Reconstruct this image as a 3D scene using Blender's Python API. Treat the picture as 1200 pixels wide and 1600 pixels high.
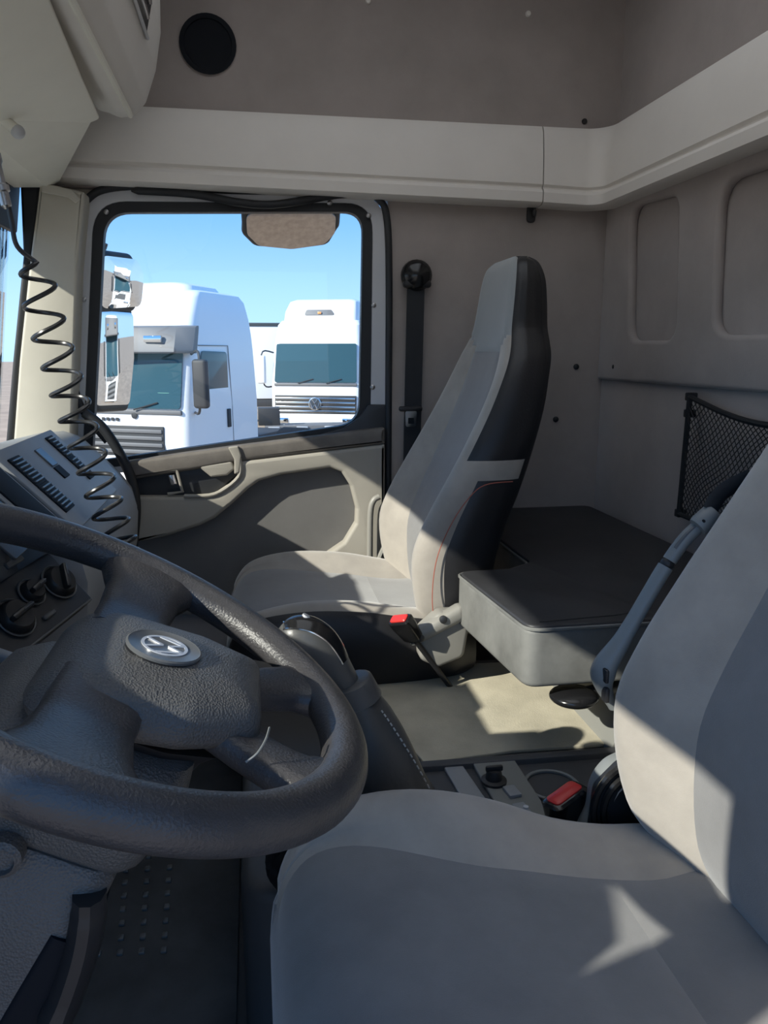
import bpy, bmesh, math, random
from mathutils import Vector, Matrix, geometry
random.seed(7)
for o in list(bpy.data.objects): bpy.data.objects.remove(o)
SC = bpy.context.scene
COL = SC.collection

# ------------------------------------------------------------------ camera, sky, sun, exposure
FPX = 1200.0
PITCH = math.radians(11.86); YAW = math.radians(9.58)
CAM = Vector((0, 0, 1.0))
FH = Vector((math.sin(YAW), math.cos(YAW), 0))
RT = Vector((math.cos(YAW), -math.sin(YAW), 0))
FW = FH*math.cos(PITCH) - Vector((0, 0, math.sin(PITCH)))
UP = FH*math.sin(PITCH) + Vector((0, 0, math.cos(PITCH)))
cd = bpy.data.cameras.new('camera'); cam = bpy.data.objects.new('camera', cd); COL.objects.link(cam)
cd.sensor_fit = 'VERTICAL'; cd.sensor_height = 24.0; cd.sensor_width = 18.0; cd.lens = 24.0*FPX/1600
cd.clip_start = 0.02; cd.clip_end = 500
m = Matrix((RT, UP, -FW)).transposed().to_4x4(); m.translation = CAM
cam.matrix_world = m
SC.camera = cam

SUN = Vector((1.0, 0.47, -0.657)).normalized()          # direction the sunlight travels
w = bpy.data.worlds.new('sky'); SC.world = w; w.use_nodes = True
nt = w.node_tree; nt.nodes.clear()
tcw = nt.nodes.new('ShaderNodeTexCoord'); spx = nt.nodes.new('ShaderNodeSeparateXYZ')
ramp = nt.nodes.new('ShaderNodeValToRGB'); ramp.color_ramp.interpolation = 'EASE'
els = ramp.color_ramp.elements                          # clear blue sky: colour by height above the horizon only
els[0].position = 0.0; els[0].color = (.47, .73, 1.0, 1)
els[1].position = 1.0; els[1].color = (.14, .34, .75, 1)
e_ = els.new(.22); e_.color = (.155, .425, .92, 1)
bg = nt.nodes.new('ShaderNodeBackground'); bg.inputs['Strength'].default_value = 0.54
wo = nt.nodes.new('ShaderNodeOutputWorld')
nt.links.new(tcw.outputs['Generated'], spx.inputs[0]); nt.links.new(spx.outputs['Z'], ramp.inputs['Fac'])
nt.links.new(ramp.outputs['Color'], bg.inputs['Color']); nt.links.new(bg.outputs[0], wo.inputs['Surface'])
sl = bpy.data.lights.new('sun', 'SUN'); sl.energy = 2.85; sl.angle = math.radians(0.6); sl.color = (1.0, 0.94, 0.84)
so = bpy.data.objects.new('sun', sl); COL.objects.link(so)
so.rotation_euler = SUN.to_track_quat('-Z', 'Y').to_euler(); so.location = (-6, -3, 6)
vs = SC.view_settings
vs.view_transform = 'Standard'; vs.look = 'None'; vs.gamma = 1.0; vs.use_curve_mapping = False
vs.exposure = 1.36

# ------------------------------------------------------------------ measuring helpers (photo pixel + a real plane -> point)
def ray(u, v): return RT*((u-600)/FPX) + UP*((800-v)/FPX) + FW
def PY(u, v, Y):
    d = ray(u, v); return CAM + d*((Y-CAM.y)/d.y)
def PX(u, v, X):
    d = ray(u, v); return CAM + d*((X-CAM.x)/d.x)
def PZ(u, v, Z):
    d = ray(u, v); return CAM + d*((Z-CAM.z)/d.z)

# ------------------------------------------------------------------ materials
MATS = {}
def mat(name, col, rough=0.6, metal=0.0, bump=0.0, bscale=200.0, var=0.0, vscale=6.0, spec=0.5, voronoi=False, col2=None, sheen=0.0, coat=0.0, bd=0.001):
    m = bpy.data.materials.new(name); m.use_nodes = True
    n = m.node_tree.nodes; l = m.node_tree.links
    b = n['Principled BSDF']
    b.inputs['Base Color'].default_value = (*col, 1); b.inputs['Roughness'].default_value = rough
    b.inputs['Metallic'].default_value = metal; b.inputs['Specular IOR Level'].default_value = spec
    if sheen: b.inputs['Sheen Weight'].default_value = sheen
    if coat: b.inputs['Coat Weight'].default_value = coat; b.inputs['Coat Roughness'].default_value = 0.08
    tc = n.new('ShaderNodeTexCoord')
    if var or col2:
        nz = n.new('ShaderNodeTexNoise'); nz.inputs['Scale'].default_value = vscale; nz.inputs['Detail'].default_value = 5
        nz.inputs['Roughness'].default_value = 0.62
        l.new(tc.outputs['Object'], nz.inputs['Vector'])
        cr = n.new('ShaderNodeValToRGB'); cr.color_ramp.elements[0].position = 0.32; cr.color_ramp.elements[1].position = 0.7
        c2 = col2 if col2 else tuple(min(1, c*(1+var)) for c in col)
        c1 = col if col2 else tuple(c*(1-var) for c in col)
        cr.color_ramp.elements[0].color = (*c1, 1); cr.color_ramp.elements[1].color = (*c2, 1)
        l.new(nz.outputs['Fac'], cr.inputs['Fac']); l.new(cr.outputs['Color'], b.inputs['Base Color'])
    if bump:
        if voronoi:
            t = n.new('ShaderNodeTexVoronoi'); t.inputs['Scale'].default_value = bscale; src = t.outputs['Distance']
        else:
            t = n.new('ShaderNodeTexNoise'); t.inputs['Scale'].default_value = bscale; t.inputs['Detail'].default_value = 3; src = t.outputs['Fac']
        l.new(tc.outputs['Object'], t.inputs['Vector'])
        bp = n.new('ShaderNodeBump'); bp.inputs['Strength'].default_value = bump; bp.inputs['Distance'].default_value = bd
        l.new(src, bp.inputs['Height']); l.new(bp.outputs['Normal'], b.inputs['Normal'])
    MATS[name] = m
    return m
def glass(name, tint, refl):
    m = bpy.data.materials.new(name); m.use_nodes = True
    n = m.node_tree.nodes; l = m.node_tree.links; n.clear()
    t = n.new('ShaderNodeBsdfTransparent'); t.inputs['Color'].default_value = (*tint, 1)
    g = n.new('ShaderNodeBsdfGlossy'); g.inputs['Roughness'].default_value = 0.01
    fr = n.new('ShaderNodeFresnel'); fr.inputs['IOR'].default_value = refl
    mx = n.new('ShaderNodeMixShader'); o = n.new('ShaderNodeOutputMaterial')
    l.new(fr.outputs[0], mx.inputs[0]); l.new(t.outputs[0], mx.inputs[1]); l.new(g.outputs[0], mx.inputs[2]); l.new(mx.outputs[0], o.inputs[0])
    MATS[name] = m
    return m
mat('wall_fabric', (0.36, 0.318, 0.295), 0.95, bump=0.35, bscale=320, var=0.10, vscale=5, sheen=0.3, spec=0.2)
mat('rail_plastic', (0.78, 0.745, 0.69), 0.6, bump=0.08, bscale=500, var=0.03)
mat('beige_plastic', (0.85, 0.83, 0.73), 0.55, bump=0.06, bscale=500, var=0.03)
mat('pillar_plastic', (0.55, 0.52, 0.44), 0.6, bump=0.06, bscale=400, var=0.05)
mat('bolster_fabric', (0.355, 0.322, 0.282), 0.95, bump=0.25, bscale=900, var=0.14, vscale=9, sheen=0.5, spec=0.2)
mat('insert_fabric', (0.195, 0.190, 0.188), 0.95, bump=0.30, bscale=900, var=0.12, vscale=9, sheen=0.5, spec=0.2)
mat('headrest_fabric', (0.31, 0.325, 0.325), 0.9, bump=0.2, bscale=900, var=0.06, sheen=0.4, spec=0.2)
mat('black_leather', (0.017, 0.0165, 0.018), 0.45, bump=0.25, bscale=260, var=0.2)
mat('boot_leather', (0.085, 0.082, 0.080), 0.42, bump=0.35, bscale=190, var=0.2)
mat('wheel_leather', (0.046, 0.044, 0.046), 0.36, bump=0.45, bscale=420, var=0.25, vscale=12, bd=0.0016)
mat('pad_plastic', (0.085, 0.084, 0.083), 0.45, bump=0.5, bscale=560, voronoi=True, bd=0.0014)
mat('black_plastic', (0.018, 0.018, 0.020), 0.5, bump=0.1, bscale=300)
mat('gloss_black', (0.012, 0.012, 0.013), 0.18)
mat('seal_rubber', (0.016, 0.018, 0.022), 0.55)
mat('dash_plastic', (0.27, 0.28, 0.29), 0.55, bump=0.12, bscale=420, var=0.06)
mat('dash_dark', (0.030, 0.032, 0.036), 0.45, bump=0.1, bscale=400)
mat('column_plastic', (0.090, 0.086, 0.084), 0.5, bump=0.5, bscale=520, voronoi=True, bd=0.0014)
mat('emblem_silver', (0.66, 0.68, 0.72), 0.25, metal=0.35)
mat('door_plastic', (0.34, 0.315, 0.27), 0.65, bump=0.15, bscale=400, var=0.05)
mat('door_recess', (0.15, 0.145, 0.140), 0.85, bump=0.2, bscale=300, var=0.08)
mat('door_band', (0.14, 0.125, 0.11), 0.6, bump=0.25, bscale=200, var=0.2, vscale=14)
mat('painted_metal', (0.55, 0.56, 0.58), 0.35, var=0.03)
mat('chrome', (0.75, 0.75, 0.76), 0.16, metal=1.0)
mat('steel', (0.45, 0.45, 0.46), 0.35, metal=1.0)
mat('mattress_vinyl', (0.034, 0.034, 0.037), 0.5, bump=0.2, bscale=160, var=0.25, vscale=7)
mat('mattress_side', (0.17, 0.17, 0.16), 0.6, bump=0.2, bscale=160, var=0.25, vscale=10)
mat('tunnel_carpet', (0.50, 0.455, 0.35), 0.95, bump=0.5, bscale=380, var=0.16, vscale=9)
mat('floor_rubber', (0.050, 0.055, 0.062), 0.7, bump=0.2, bscale=120, var=0.35, vscale=8)
mat('tunnel_plastic', (0.055, 0.055, 0.058), 0.6, bump=0.15, bscale=200, var=0.1)
mat('console_plastic', (0.20, 0.20, 0.185), 0.55, bump=0.1, bscale=300)
mat('seat_trim', (0.19, 0.20, 0.20), 0.42, bump=0.06, bscale=300)
mat('recliner_plastic', (0.26, 0.25, 0.225), 0.45, bump=0.06, bscale=300)
mat('red_button', (0.65, 0.035, 0.03), 0.35)
mat('webbing', (0.020, 0.022, 0.026), 0.8, bump=0.4, bscale=700)
mat('net_cord', (0.012, 0.012, 0.013), 0.85)
mat('cord_rubber', (0.030, 0.030, 0.031), 0.28)
mat('thread_white', (0.55, 0.53, 0.50), 0.8)
mat('thread_red', (0.35, 0.10, 0.07), 0.8)
mat('knob_dark', (0.016, 0.017, 0.019), 0.38)
mat('ring_grey', (0.10, 0.105, 0.11), 0.35)
mat('hole_shade', (0.006, 0.008, 0.012), 0.7, spec=0.2)  # near-black, stands in for the shade inside holes and slots
mat('knob_grey', (0.085, 0.085, 0.083), 0.38, bump=0.15, bscale=300)
mat('ground_dirt', (0.40, 0.30, 0.21), 0.95, bump=0.4, bscale=20, var=0.2, vscale=0.7)
mat('truck_white', (0.80, 0.81, 0.82), 0.3, coat=0.4)
mat('truck_grey', (0.15, 0.15, 0.155), 0.55)
mat('truck_dark', (0.03, 0.032, 0.036), 0.6)
mat('truck_window', (0.035, 0.085, 0.105), 0.08)
mat('truck_chrome', (0.6, 0.62, 0.64), 0.2, metal=1.0)
mat('amber', (0.8, 0.35, 0.12), 0.3)
mat('sticker_green', (0.25, 0.65, 0.45), 0.5)
mat('tyre', (0.02, 0.02, 0.02), 0.85)
mat('mirror_glass', (0.86, 0.87, 0.88), 0.015, metal=1.0)
mat('kerb_mirror', (0.46, 0.40, 0.36), 0.28, metal=1.0, bump=0.5, bscale=90, var=0.15, vscale=60)
def opal(name, col):
    m = bpy.data.materials.new(name); m.use_nodes = True
    n = m.node_tree.nodes; l = m.node_tree.links; n.clear()
    t = n.new('ShaderNodeBsdfTranslucent'); t.inputs['Color'].default_value = (*col, 1)
    d = n.new('ShaderNodeBsdfDiffuse'); d.inputs['Color'].default_value = (*col, 1)
    mx = n.new('ShaderNodeMixShader'); mx.inputs[0].default_value = .12; o = n.new('ShaderNodeOutputMaterial')
    l.new(t.outputs[0], mx.inputs[1]); l.new(d.outputs[0], mx.inputs[2]); l.new(mx.outputs[0], o.inputs[0]); MATS[name] = m
opal('opal', (.93, .88, .80))
glass('window_glass', (0.95, 0.98, 0.985), 1.38)
glass('windshield_glass', (0.95, 0.97, 0.965), 1.35)

# ------------------------------------------------------------------ mesh helpers. geometry = (verts, faces)
LOC = {}
def empty(name, loc=(0, 0, 0), label=None, cat=None, group=None, kind=None):
    o = bpy.data.objects.new(name, None); COL.objects.link(o)
    o.location = loc; o.empty_display_size = 0.05; LOC[o.name] = Vector(loc)
    tag(o, label, cat, group, kind)
    return o
def tag(o, label=None, cat=None, group=None, kind=None):
    if label: o['label'] = label
    if cat: o['category'] = cat
    if group: o['group'] = group
    if kind: o['kind'] = kind
    return o
def join(*gs):
    V = []; Fc = []
    for v, f in gs:
        k = len(V); V += [Vector(p) for p in v]; Fc += [tuple(i+k for i in q) for q in f]
    return V, Fc
def obj(name, g, material, parent=None, angle=40, label=None, cat=None, group=None, kind=None, weld=False, wl=None):
    V, Fc = g
    V = [Vector(p) for p in V]
    lo = Vector([min(p[i] for p in V) for i in range(3)]); hi = Vector([max(p[i] for p in V) for i in range(3)])
    c = (lo+hi)/2; c.z = lo.z
    me = bpy.data.meshes.new(name)
    me.from_pydata([p-c for p in V], [], Fc)
    bm = bmesh.new(); bm.from_mesh(me)
    if weld: bmesh.ops.remove_doubles(bm, verts=bm.verts, dist=1e-5)
    bmesh.ops.recalc_face_normals(bm, faces=bm.faces)
    bm.to_mesh(me); bm.free()
    me.shade_smooth(); me.set_sharp_from_angle(angle=math.radians(angle))
    o = bpy.data.objects.new(name, me); COL.objects.link(o)
    me.materials.append(MATS[material])
    if parent is not None:
        o.parent = parent; o.location = c - LOC.get(parent.name, Vector())
        LOC[o.name] = c
    else:
        o.location = c; LOC[o.name] = c
    return tag(o, label, cat, group, kind)
def bmgeo(bm):
    bm.verts.index_update()
    r = ([v.co.copy() for v in bm.verts], [tuple(v.index for v in f.verts) for f in bm.faces]); bm.free(); return r
def box(c, s, bev=0.0, seg=2, M=None):
    bm = bmesh.new(); bmesh.ops.create_cube(bm, size=1)
    for v in bm.verts: v.co = Vector((v.co.x*s[0], v.co.y*s[1], v.co.z*s[2]))
    if bev: bmesh.ops.bevel(bm, geom=list(bm.edges), offset=bev, segments=seg, affect='EDGES', profile=0.5)
    for v in bm.verts:
        v.co = (M @ v.co if M else v.co) + Vector(c)
    return bmgeo(bm)
def hexa(p, bev=0.0, seg=2):
    """eight corners: bottom loop 0-3, top loop 4-7"""
    bm = bmesh.new(); vs_ = [bm.verts.new(Vector(q)) for q in p]
    for f in ((3,2,1,0), (4,5,6,7), (0,1,5,4), (1,2,6,5), (2,3,7,6), (3,0,4,7)): bm.faces.new([vs_[i] for i in f])
    bmesh.ops.recalc_face_normals(bm, faces=bm.faces)
    if bev: bmesh.ops.bevel(bm, geom=list(bm.edges), offset=bev, segments=seg, affect='EDGES', profile=0.5)
    return bmgeo(bm)
def cat_pts(pts, n, closed=False):
    """Catmull-Rom"""
    pts = [Vector(p) for p in pts]; N = len(pts); out = []
    rng_ = range(N) if closed else range(N-1)
    for i in rng_:
        if closed: p0, p1, p2, p3 = pts[(i-1) % N], pts[i], pts[(i+1) % N], pts[(i+2) % N]
        else: p0, p1, p2, p3 = pts[max(i-1, 0)], pts[i], pts[i+1], pts[min(i+2, N-1)]
        for k in range(n):
            t = k/n
            out.append(0.5*((2*p1) + (p2-p0)*t + (2*p0-5*p1+4*p2-p3)*t*t + (3*p1-p0-3*p2+p3)*t**3))
    if not closed: out.append(pts[-1].copy())
    return out
def loft(rings, caps=True, closed=False):
    V = []; Fc = []; n = len(rings[0]); m_ = len(rings)
    for r in rings: V += [Vector(p) for p in r]
    for i in range(m_ if closed else m_-1):
        a = i*n; b = ((i+1) % m_)*n
        for j in range(n):
            k = (j+1) % n; Fc.append((a+j, a+k, b+k, b+j))
    if caps and not closed:
        Fc.append(tuple(range(n))); Fc.append(tuple((m_-1)*n+j for j in reversed(range(n))))
    return V, Fc
def tube(path, r, n=8, closed=False, flat=1.0, upv=None, caps=True):
    """round (or flattened) tube along a path; r number or list"""
    P = [Vector(p) for p in path]; N = len(P); rings = []
    up = Vector(upv) if upv else None; prev = None
    for i in range(N):
        if closed: t = P[(i+1) % N]-P[i-1]
        else: t = P[min(i+1, N-1)]-P[max(i-1, 0)]
        t.normalize()
        if prev is None:
            a = up if up else Vector((0, 0, 1))
            if abs(t.dot(a)) > 0.95: a = Vector((1, 0, 0))
            x = (a - t*a.dot(t)).normalized()
        else:
            a = up if up else prev
            x = (a - t*a.dot(t))
            if x.length < 1e-4: x = prev
            x.normalize()
        prev = x; y = t.cross(x)
        rr = r[i] if isinstance(r, (list, tuple)) else r
        rings.append([P[i] + x*(rr*math.cos(q)) + y*(rr*flat*math.sin(q)) for q in [2*math.pi*k/n for k in range(n)]])
    return loft(rings, caps, closed)
def lathe(prof, c, axis=(0, 0, 1), n=28, xdir=None):
    """prof: list of (radius, height along axis)"""
    ax = Vector(axis).normalized(); a = Vector(xdir) if xdir else (Vector((1, 0, 0)) if abs(ax.x) < .9 else Vector((0, 1, 0)))
    x = (a-ax*a.dot(ax)).normalized(); y = ax.cross(x); c = Vector(c)
    rings = [[c+ax*h+(x*math.cos(q)+y*math.sin(q))*max(r, 1e-4) for q in [2*math.pi*k/n for k in range(n)]] for r, h in prof]
    return loft(rings, True)
def rpoly(pts, rad, n=6):
    """rounded polygon in 2D; rad number or list"""
    out = []; N = len(pts)
    for i in range(N):
        p0, p1, p2 = Vector(pts[i-1]).to_2d(), Vector(pts[i]).to_2d(), Vector(pts[(i+1) % N]).to_2d()
        r = rad[i] if isinstance(rad, (list, tuple)) else rad
        d0 = (p0-p1); d1 = (p2-p1); L0 = d0.length; L1 = d1.length; d0.normalize(); d1.normalize()
        ang = d0.angle(d1, math.pi)
        if r <= 0 or ang > 3.1: out.append(p1); continue
        t = min(r/math.tan(ang/2), L0*0.48, L1*0.48)
        a = p1+d0*t; b = p1+d1*t
        for k in range(n+1):
            s = k/n; out.append(a*(1-s)**2 + p1*2*s*(1-s) + b*s*s)
    return out
def plate(loops, t, bev=0.0, O=(0, 0, 0), A=(1, 0, 0), B=(0, 0, 1), N=(0, 1, 0), bres=2):
    """2D outline (first loop) with holes, thickness t along N from O"""
    cu = bpy.data.curves.new('tmp', 'CURVE'); cu.dimensions = '2D'; cu.fill_mode = 'BOTH'
    cu.extrude = max(t/2-bev, 1e-4)
    if bev: cu.bevel_depth = bev; cu.bevel_resolution = bres; cu.offset = -bev
    for lp in loops:
        s = cu.splines.new('POLY'); s.points.add(len(lp)-1); s.use_cyclic_u = True
        for q, p in zip(s.points, lp): q.co = (p[0], p[1], 0, 1)
    ob = bpy.data.objects.new('tmp', cu); COL.objects.link(ob)
    dg = bpy.context.evaluated_depsgraph_get(); dg.update()
    me = bpy.data.meshes.new_from_object(ob.evaluated_get(dg))
    A, B, N, O = Vector(A), Vector(B), Vector(N), Vector(O)
    V = [O + A*v.co.x + B*v.co.y + N*(v.co.z+t/2) for v in me.vertices]
    Fc = [tuple(p.vertices) for p in me.polygons]
    bpy.data.objects.remove(ob); bpy.data.curves.remove(cu); bpy.data.meshes.remove(me)
    bm = bmesh.new(); bv = [bm.verts.new(v) for v in V]
    for f in Fc:
        try: bm.faces.new([bv[i] for i in f])
        except ValueError: pass
    bmesh.ops.remove_doubles(bm, verts=bm.verts, dist=1e-5)
    return bmgeo(bm)
def XZ(px, Y): return [(PY(u, v, Y).x, PY(u, v, Y).z) for u, v in px]
def plateY(px, Y, t, rad=0.0, bev=0.0, holes=(), n=6):
    """plate lying on the plane y = Y, outline from photo pixels, thickness away from the camera"""
    lps = [rpoly(XZ(px, Y), rad, n)] + list(holes)
    return plate(lps, t, bev, O=(0, Y, 0))
def ring2(outer, inner, depth, Y):
    """flat frame between two loops of equal count on plane Y with depth"""
    n = len(outer)
    rs = [[(p[0], Y, p[1]) for p in outer], [(p[0], Y, p[1]) for p in inner], [(p[0], Y+depth, p[1]) for p in inner], [(p[0], Y+depth, p[1]) for p in outer]]
    return loft(rs, False, True)
def sphere(c, r, s=(1, 1, 1), n=16):
    prof = [(r*math.sin(math.pi*k/n), -r*math.cos(math.pi*k/n)) for k in range(n+1)]
    V, Fc = lathe(prof, (0, 0, 0), n=n*2)
    return [Vector((v.x*s[0], v.y*s[1], v.z*s[2]))+Vector(c) for v in V], Fc
def copy_tree(o, parent=None):
    c = o.copy(); COL.objects.link(c); c.parent = parent
    if parent is not None: c.matrix_parent_inverse = o.matrix_parent_inverse.copy()
    for ch in list(o.children): copy_tree(ch, c)
    return c

YW = 2.10     # passenger side wall
XR = 0.978    # rear wall
YD = 0.10     # driver side wall (door opening, the camera stands in it)
FZ = 0.03     # cab floor
ROOF = 2.02

# ================================================================== THE SETTING
obj('floor', box((0.15, 1.1, FZ-0.03), (1.75, 2.1, 0.06)), 'tunnel_plastic', kind='structure', label='dark cab floor under seats and pedals')
# passenger wall behind the door edge
obj('wall_passenger', plate([[(0.365, 0.0), (XR+.05, 0.0), (XR+.05, 1.40), (0.365, 1.40)]], 0.05, 0, O=(0, YW, 0)), 'wall_fabric', kind='structure', label='brown-grey fabric wall behind the passenger door')
wp = obj('wall_passenger_lower', plate([[(-0.72, 0.0), (0.365, 0.0), (0.365, 0.42), (-0.72, 0.42)]], 0.05, 0, O=(0, YW+0.02, 0)), 'wall_fabric', kind='structure', label='dark door sill wall below passenger door')
hc = PY(325, 70, YW); HR = 0.056
hole = [(hc.x+HR*math.cos(a), hc.z+HR*math.sin(a)) for a in [2*math.pi*k/36 for k in range(36)]]
wu = obj('wall_passenger_upper', plate([[(-0.75, 1.392), (XR+.05, 1.392), (XR+.05, ROOF), (-0.75, ROOF)], hole], 0.03, 0, O=(0, YW, 0)), 'wall_fabric', kind='structure', label='brown fabric upper side wall with a round hole')
obj('hole_lining', lathe([(HR+.010, -.003), (HR+.012, -.006), (HR+.001, -.006), (HR-.001, 0), (HR, .07), (HR-.012, .075), (HR-.013, .08), (0.0, .08), (0, .10), (HR+.01, .10)], (hc.x, YW, hc.z), (0, 1, 0), 36), 'hole_shade', wu, label='dark round opening lining')
obj('bracket', box((hc.x+.008, YW+.055, hc.z+.03), (.022, .02, .03), .004), 'steel', wu)
for u, v in ((575, 2), (825, 22), (913, 190)):
    p = PY(u, v, YW)
    obj('snap_button', lathe([(0.0075, .001), (.0075, -.003), (.0055, -.006), (0, -.0068)], p, (0, 1, 0), 14), 'rail_plastic' if v < 100 else 'black_plastic', wu)
# rear wall: backing, with a raised front skin that leaves rounded recesses
wr = obj('wall_rear', box((XR+.043, 1.1, 1.0), (.05, 2.1, 2.05)), 'wall_fabric', kind='structure', label='brown-grey fabric rear wall with pressed rounded recesses')
def YZ(px, X): return [(PX(u, v, X).y, PX(u, v, X).z) for u, v in px]
recs = []
for px, r in (([(985, 532), (988, 322), (1063, 304), (1058, 532)], .05), ([(1117, 524), (1128, 286), (1290, 232), (1300, 520)], .06)):
    recs.append(rpoly(YZ(px, XR), r))
recs.append(rpoly([(0.95, 1.03), (.95, 1.31), (.62, 1.31), (.62, 1.03)], .06))
obj('pressed_skin', plate([[(0.06, 0.92), (YW, 0.92), (YW, 1.42), (0.06, 1.42)]]+recs, .026, .012, O=(XR-.006, 0, 0), A=(0, 1, 0), B=(0, 0, 1), N=(1, 0, 0), bres=3), 'wall_fabric', wr)
obj('lower_skin', box((XR+.014, 1.08, 0.62), (.012, 2.04, .60), .004), 'wall_fabric', wr)
for u, v in ((900, 573), (868, 655)):
    p = PY(u, v, YW); obj('snap_button', lathe([(.008, 0), (.008, -.004), (.005, -.007), (0, -.0075)], p, (0, 1, 0), 14), 'black_plastic', bpy.data.objects['wall_passenger'])
p = PX(961, 573, XR); obj('snap_button', lathe([(.008, 0), (.008, -.004), (.005, -.007), (0, -.0075)], p, (1, 0, 0), 14), 'black_plastic', wr)
# coat hook
p = PY(829, 333, YW)
ck = empty('coat_hook', (p.x, YW, p.z-.02), 'small black coat hook under the ledge behind the passenger seat', 'hook')
obj('base_plate', plate([rpoly([(p.x-.012, p.z-.025), (p.x+.012, p.z-.025), (p.x+.012, p.z+.025), (p.x-.012, p.z+.025)], .01)], .008, .002, O=(0, YW-.008, 0)), 'black_plastic', ck)
obj('hook', tube(cat_pts([(p.x, YW-.006, p.z+.008), (p.x, YW-.022, p.z-.002), (p.x, YW-.030, p.z-.012), (p.x, YW-.034, p.z+.002)], 5), .005), 'black_plastic', ck)
# ceiling, upper front, driver side
hx0, hx1, hy0, hy1 = -.20, .80, .45, 1.75  # ceiling opening for the added roof hatch
obj('ceiling', plate([[(-.80, .05), (1.05, .05), (1.05, 2.15), (-.80, 2.15)], rpoly([(hx0, hy0), (hx1, hy0), (hx1, hy1), (hx0, hy1)], .05)], .05, 0, O=(0, 0, ROOF), A=(1, 0, 0), B=(0, 1, 0), N=(0, 0, 1)), 'wall_fabric', kind='structure', label='fabric roof lining of the high cab')
hat = empty('added_hatch', ((hx0+hx1)/2, (hy0+hy1)/2, ROOF+.05), 'milky roof hatch added to light the cab', kind='structure')  # invented hatch, put in to brighten the upper cab
obj('added_hatch_panel', plate([rpoly([(hx0-.02, hy0-.02), (hx1+.02, hy0-.02), (hx1+.02, hy1+.02), (hx0-.02, hy1+.02)], .06)], .006, 0, O=(0, 0, ROOF+.062), A=(1, 0, 0), B=(0, 1, 0), N=(0, 0, 1)), 'opal', hat)
obj('added_hatch_frame', plate([rpoly([(hx0-.05, hy0-.05), (hx1+.05, hy0-.05), (hx1+.05, hy1+.05), (hx0-.05, hy1+.05)], .06), rpoly([(hx0+.005, hy0+.005), (hx1-.005, hy0+.005), (hx1-.005, hy1-.005), (hx0+.005, hy1-.005)], .05)], .02, .004, O=(0, 0, ROOF-.012), A=(1, 0, 0), B=(0, 1, 0), N=(0, 0, 1)), 'rail_plastic', hat)
obj('wall_front_upper', box((-0.68, 1.1, 1.70), (.06, 2.1, .62)), 'wall_fabric', kind='structure', label='front wall above the windscreen')
obj('wall_front', box((-0.70, 1.1, 0.38), (.06, 2.1, .80)), 'tunnel_plastic', kind='structure', label='dark firewall below the windscreen')
obj('wall_driver', plate([[(0.40, 0.0), (XR+.05, 0.0), (XR+.05, ROOF), (-.72, ROOF), (-.72, 1.40), (0.40, 1.40)]], .05, 0, O=(0, YD-.05, 0)), 'wall_fabric', kind='structure', label='driver side wall around the open doorway')
obj('trim_4', hexa([(-.72, YD-.05, .70), (-.60, YD-.05, .70), (-.60, YD+.03, .70), (-.72, YD+.03, .70), (-.66, YD-.05, 1.42), (-.54, YD-.05, 1.42), (-.54, YD+.03, 1.42), (-.66, YD+.03, 1.42)], .012), 'pillar_plastic', kind='structure', label='driver side windscreen pillar')
obj('wall_driver_lower', plate([[(-.72, 0.0), (-.42, 0.0), (-.58, .70), (-.72, .70)]], .05, 0, O=(0, YD-.05, 0)), 'tunnel_plastic', kind='structure', label='driver side kick wall below the pillar')
# --- ledge moulding along side and rear walls
def sweep(prof, path, dz=None):
    """prof: (distance from wall, z); path: list of (point, inward normal)"""
    return loft([[Vector((p[0]+n_[0]*d, p[1]+n_[1]*d, z+(dz[i] if dz and z < 1.45 else 0))) for d, z in prof] for i, (p, n_) in enumerate(path)], True)
rail = [(0, 1.372), (.040, 1.374), (.050, 1.380), (.052, 1.404), (.047, 1.412), (.041, 1.414), (.041, 1.418), (.048, 1.424), (.044, 1.50), (.034, 1.562), (.026, 1.574), (0, 1.578)]
def corner_path(x0, y1):
    r = .09; out = [((x0, YW), (0, -1)), ((XR-r, YW), (0, -1))]
    for k in range(1, 8):
        a = math.pi/2*k/8; out.append(((XR-r+r*math.sin(a), YW-r+r*math.cos(a)), (-math.sin(a), -math.cos(a))))
    out += [((XR, YW-r), (-1, 0)), ((XR, y1), (-1, 0))]
    return out
xj = PY(850, 245, YW-.045).x
obj('trim_1', sweep(rail, [((-.60, YW), (0, -1)), ((xj-.0015, YW), (0, -1))], (.026, .004)), 'rail_plastic', angle=30, kind='structure', label='pale plastic ledge moulding above the passenger door')
obj('trim_2', sweep(rail, corner_path(xj+.0015, YD), [.004]+[0.0]*20), 'rail_plastic', angle=30, kind='structure', label='pale plastic ledge moulding turning the corner onto the rear wall')
# --- passenger side windscreen pillar and windscreen
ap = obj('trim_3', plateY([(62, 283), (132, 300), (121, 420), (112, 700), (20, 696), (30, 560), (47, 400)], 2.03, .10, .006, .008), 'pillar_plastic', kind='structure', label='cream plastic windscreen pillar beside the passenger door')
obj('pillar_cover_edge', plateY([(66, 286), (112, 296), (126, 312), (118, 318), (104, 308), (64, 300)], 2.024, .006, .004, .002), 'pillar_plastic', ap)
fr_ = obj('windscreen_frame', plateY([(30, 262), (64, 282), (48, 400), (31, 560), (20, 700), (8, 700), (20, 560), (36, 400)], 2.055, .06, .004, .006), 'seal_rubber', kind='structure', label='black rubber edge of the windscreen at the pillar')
wg = hexa([(-.645, YD, .78), (-.641, YD, .78), (-.641, 2.09, .78), (-.645, 2.09, .78), (-.555, YD, 1.42), (-.551, YD, 1.42), (-.551, 2.09, 1.42), (-.555, 2.09, 1.42)])
obj('window_1', wg, 'windshield_glass', kind='structure', label='large clear windscreen')
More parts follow.
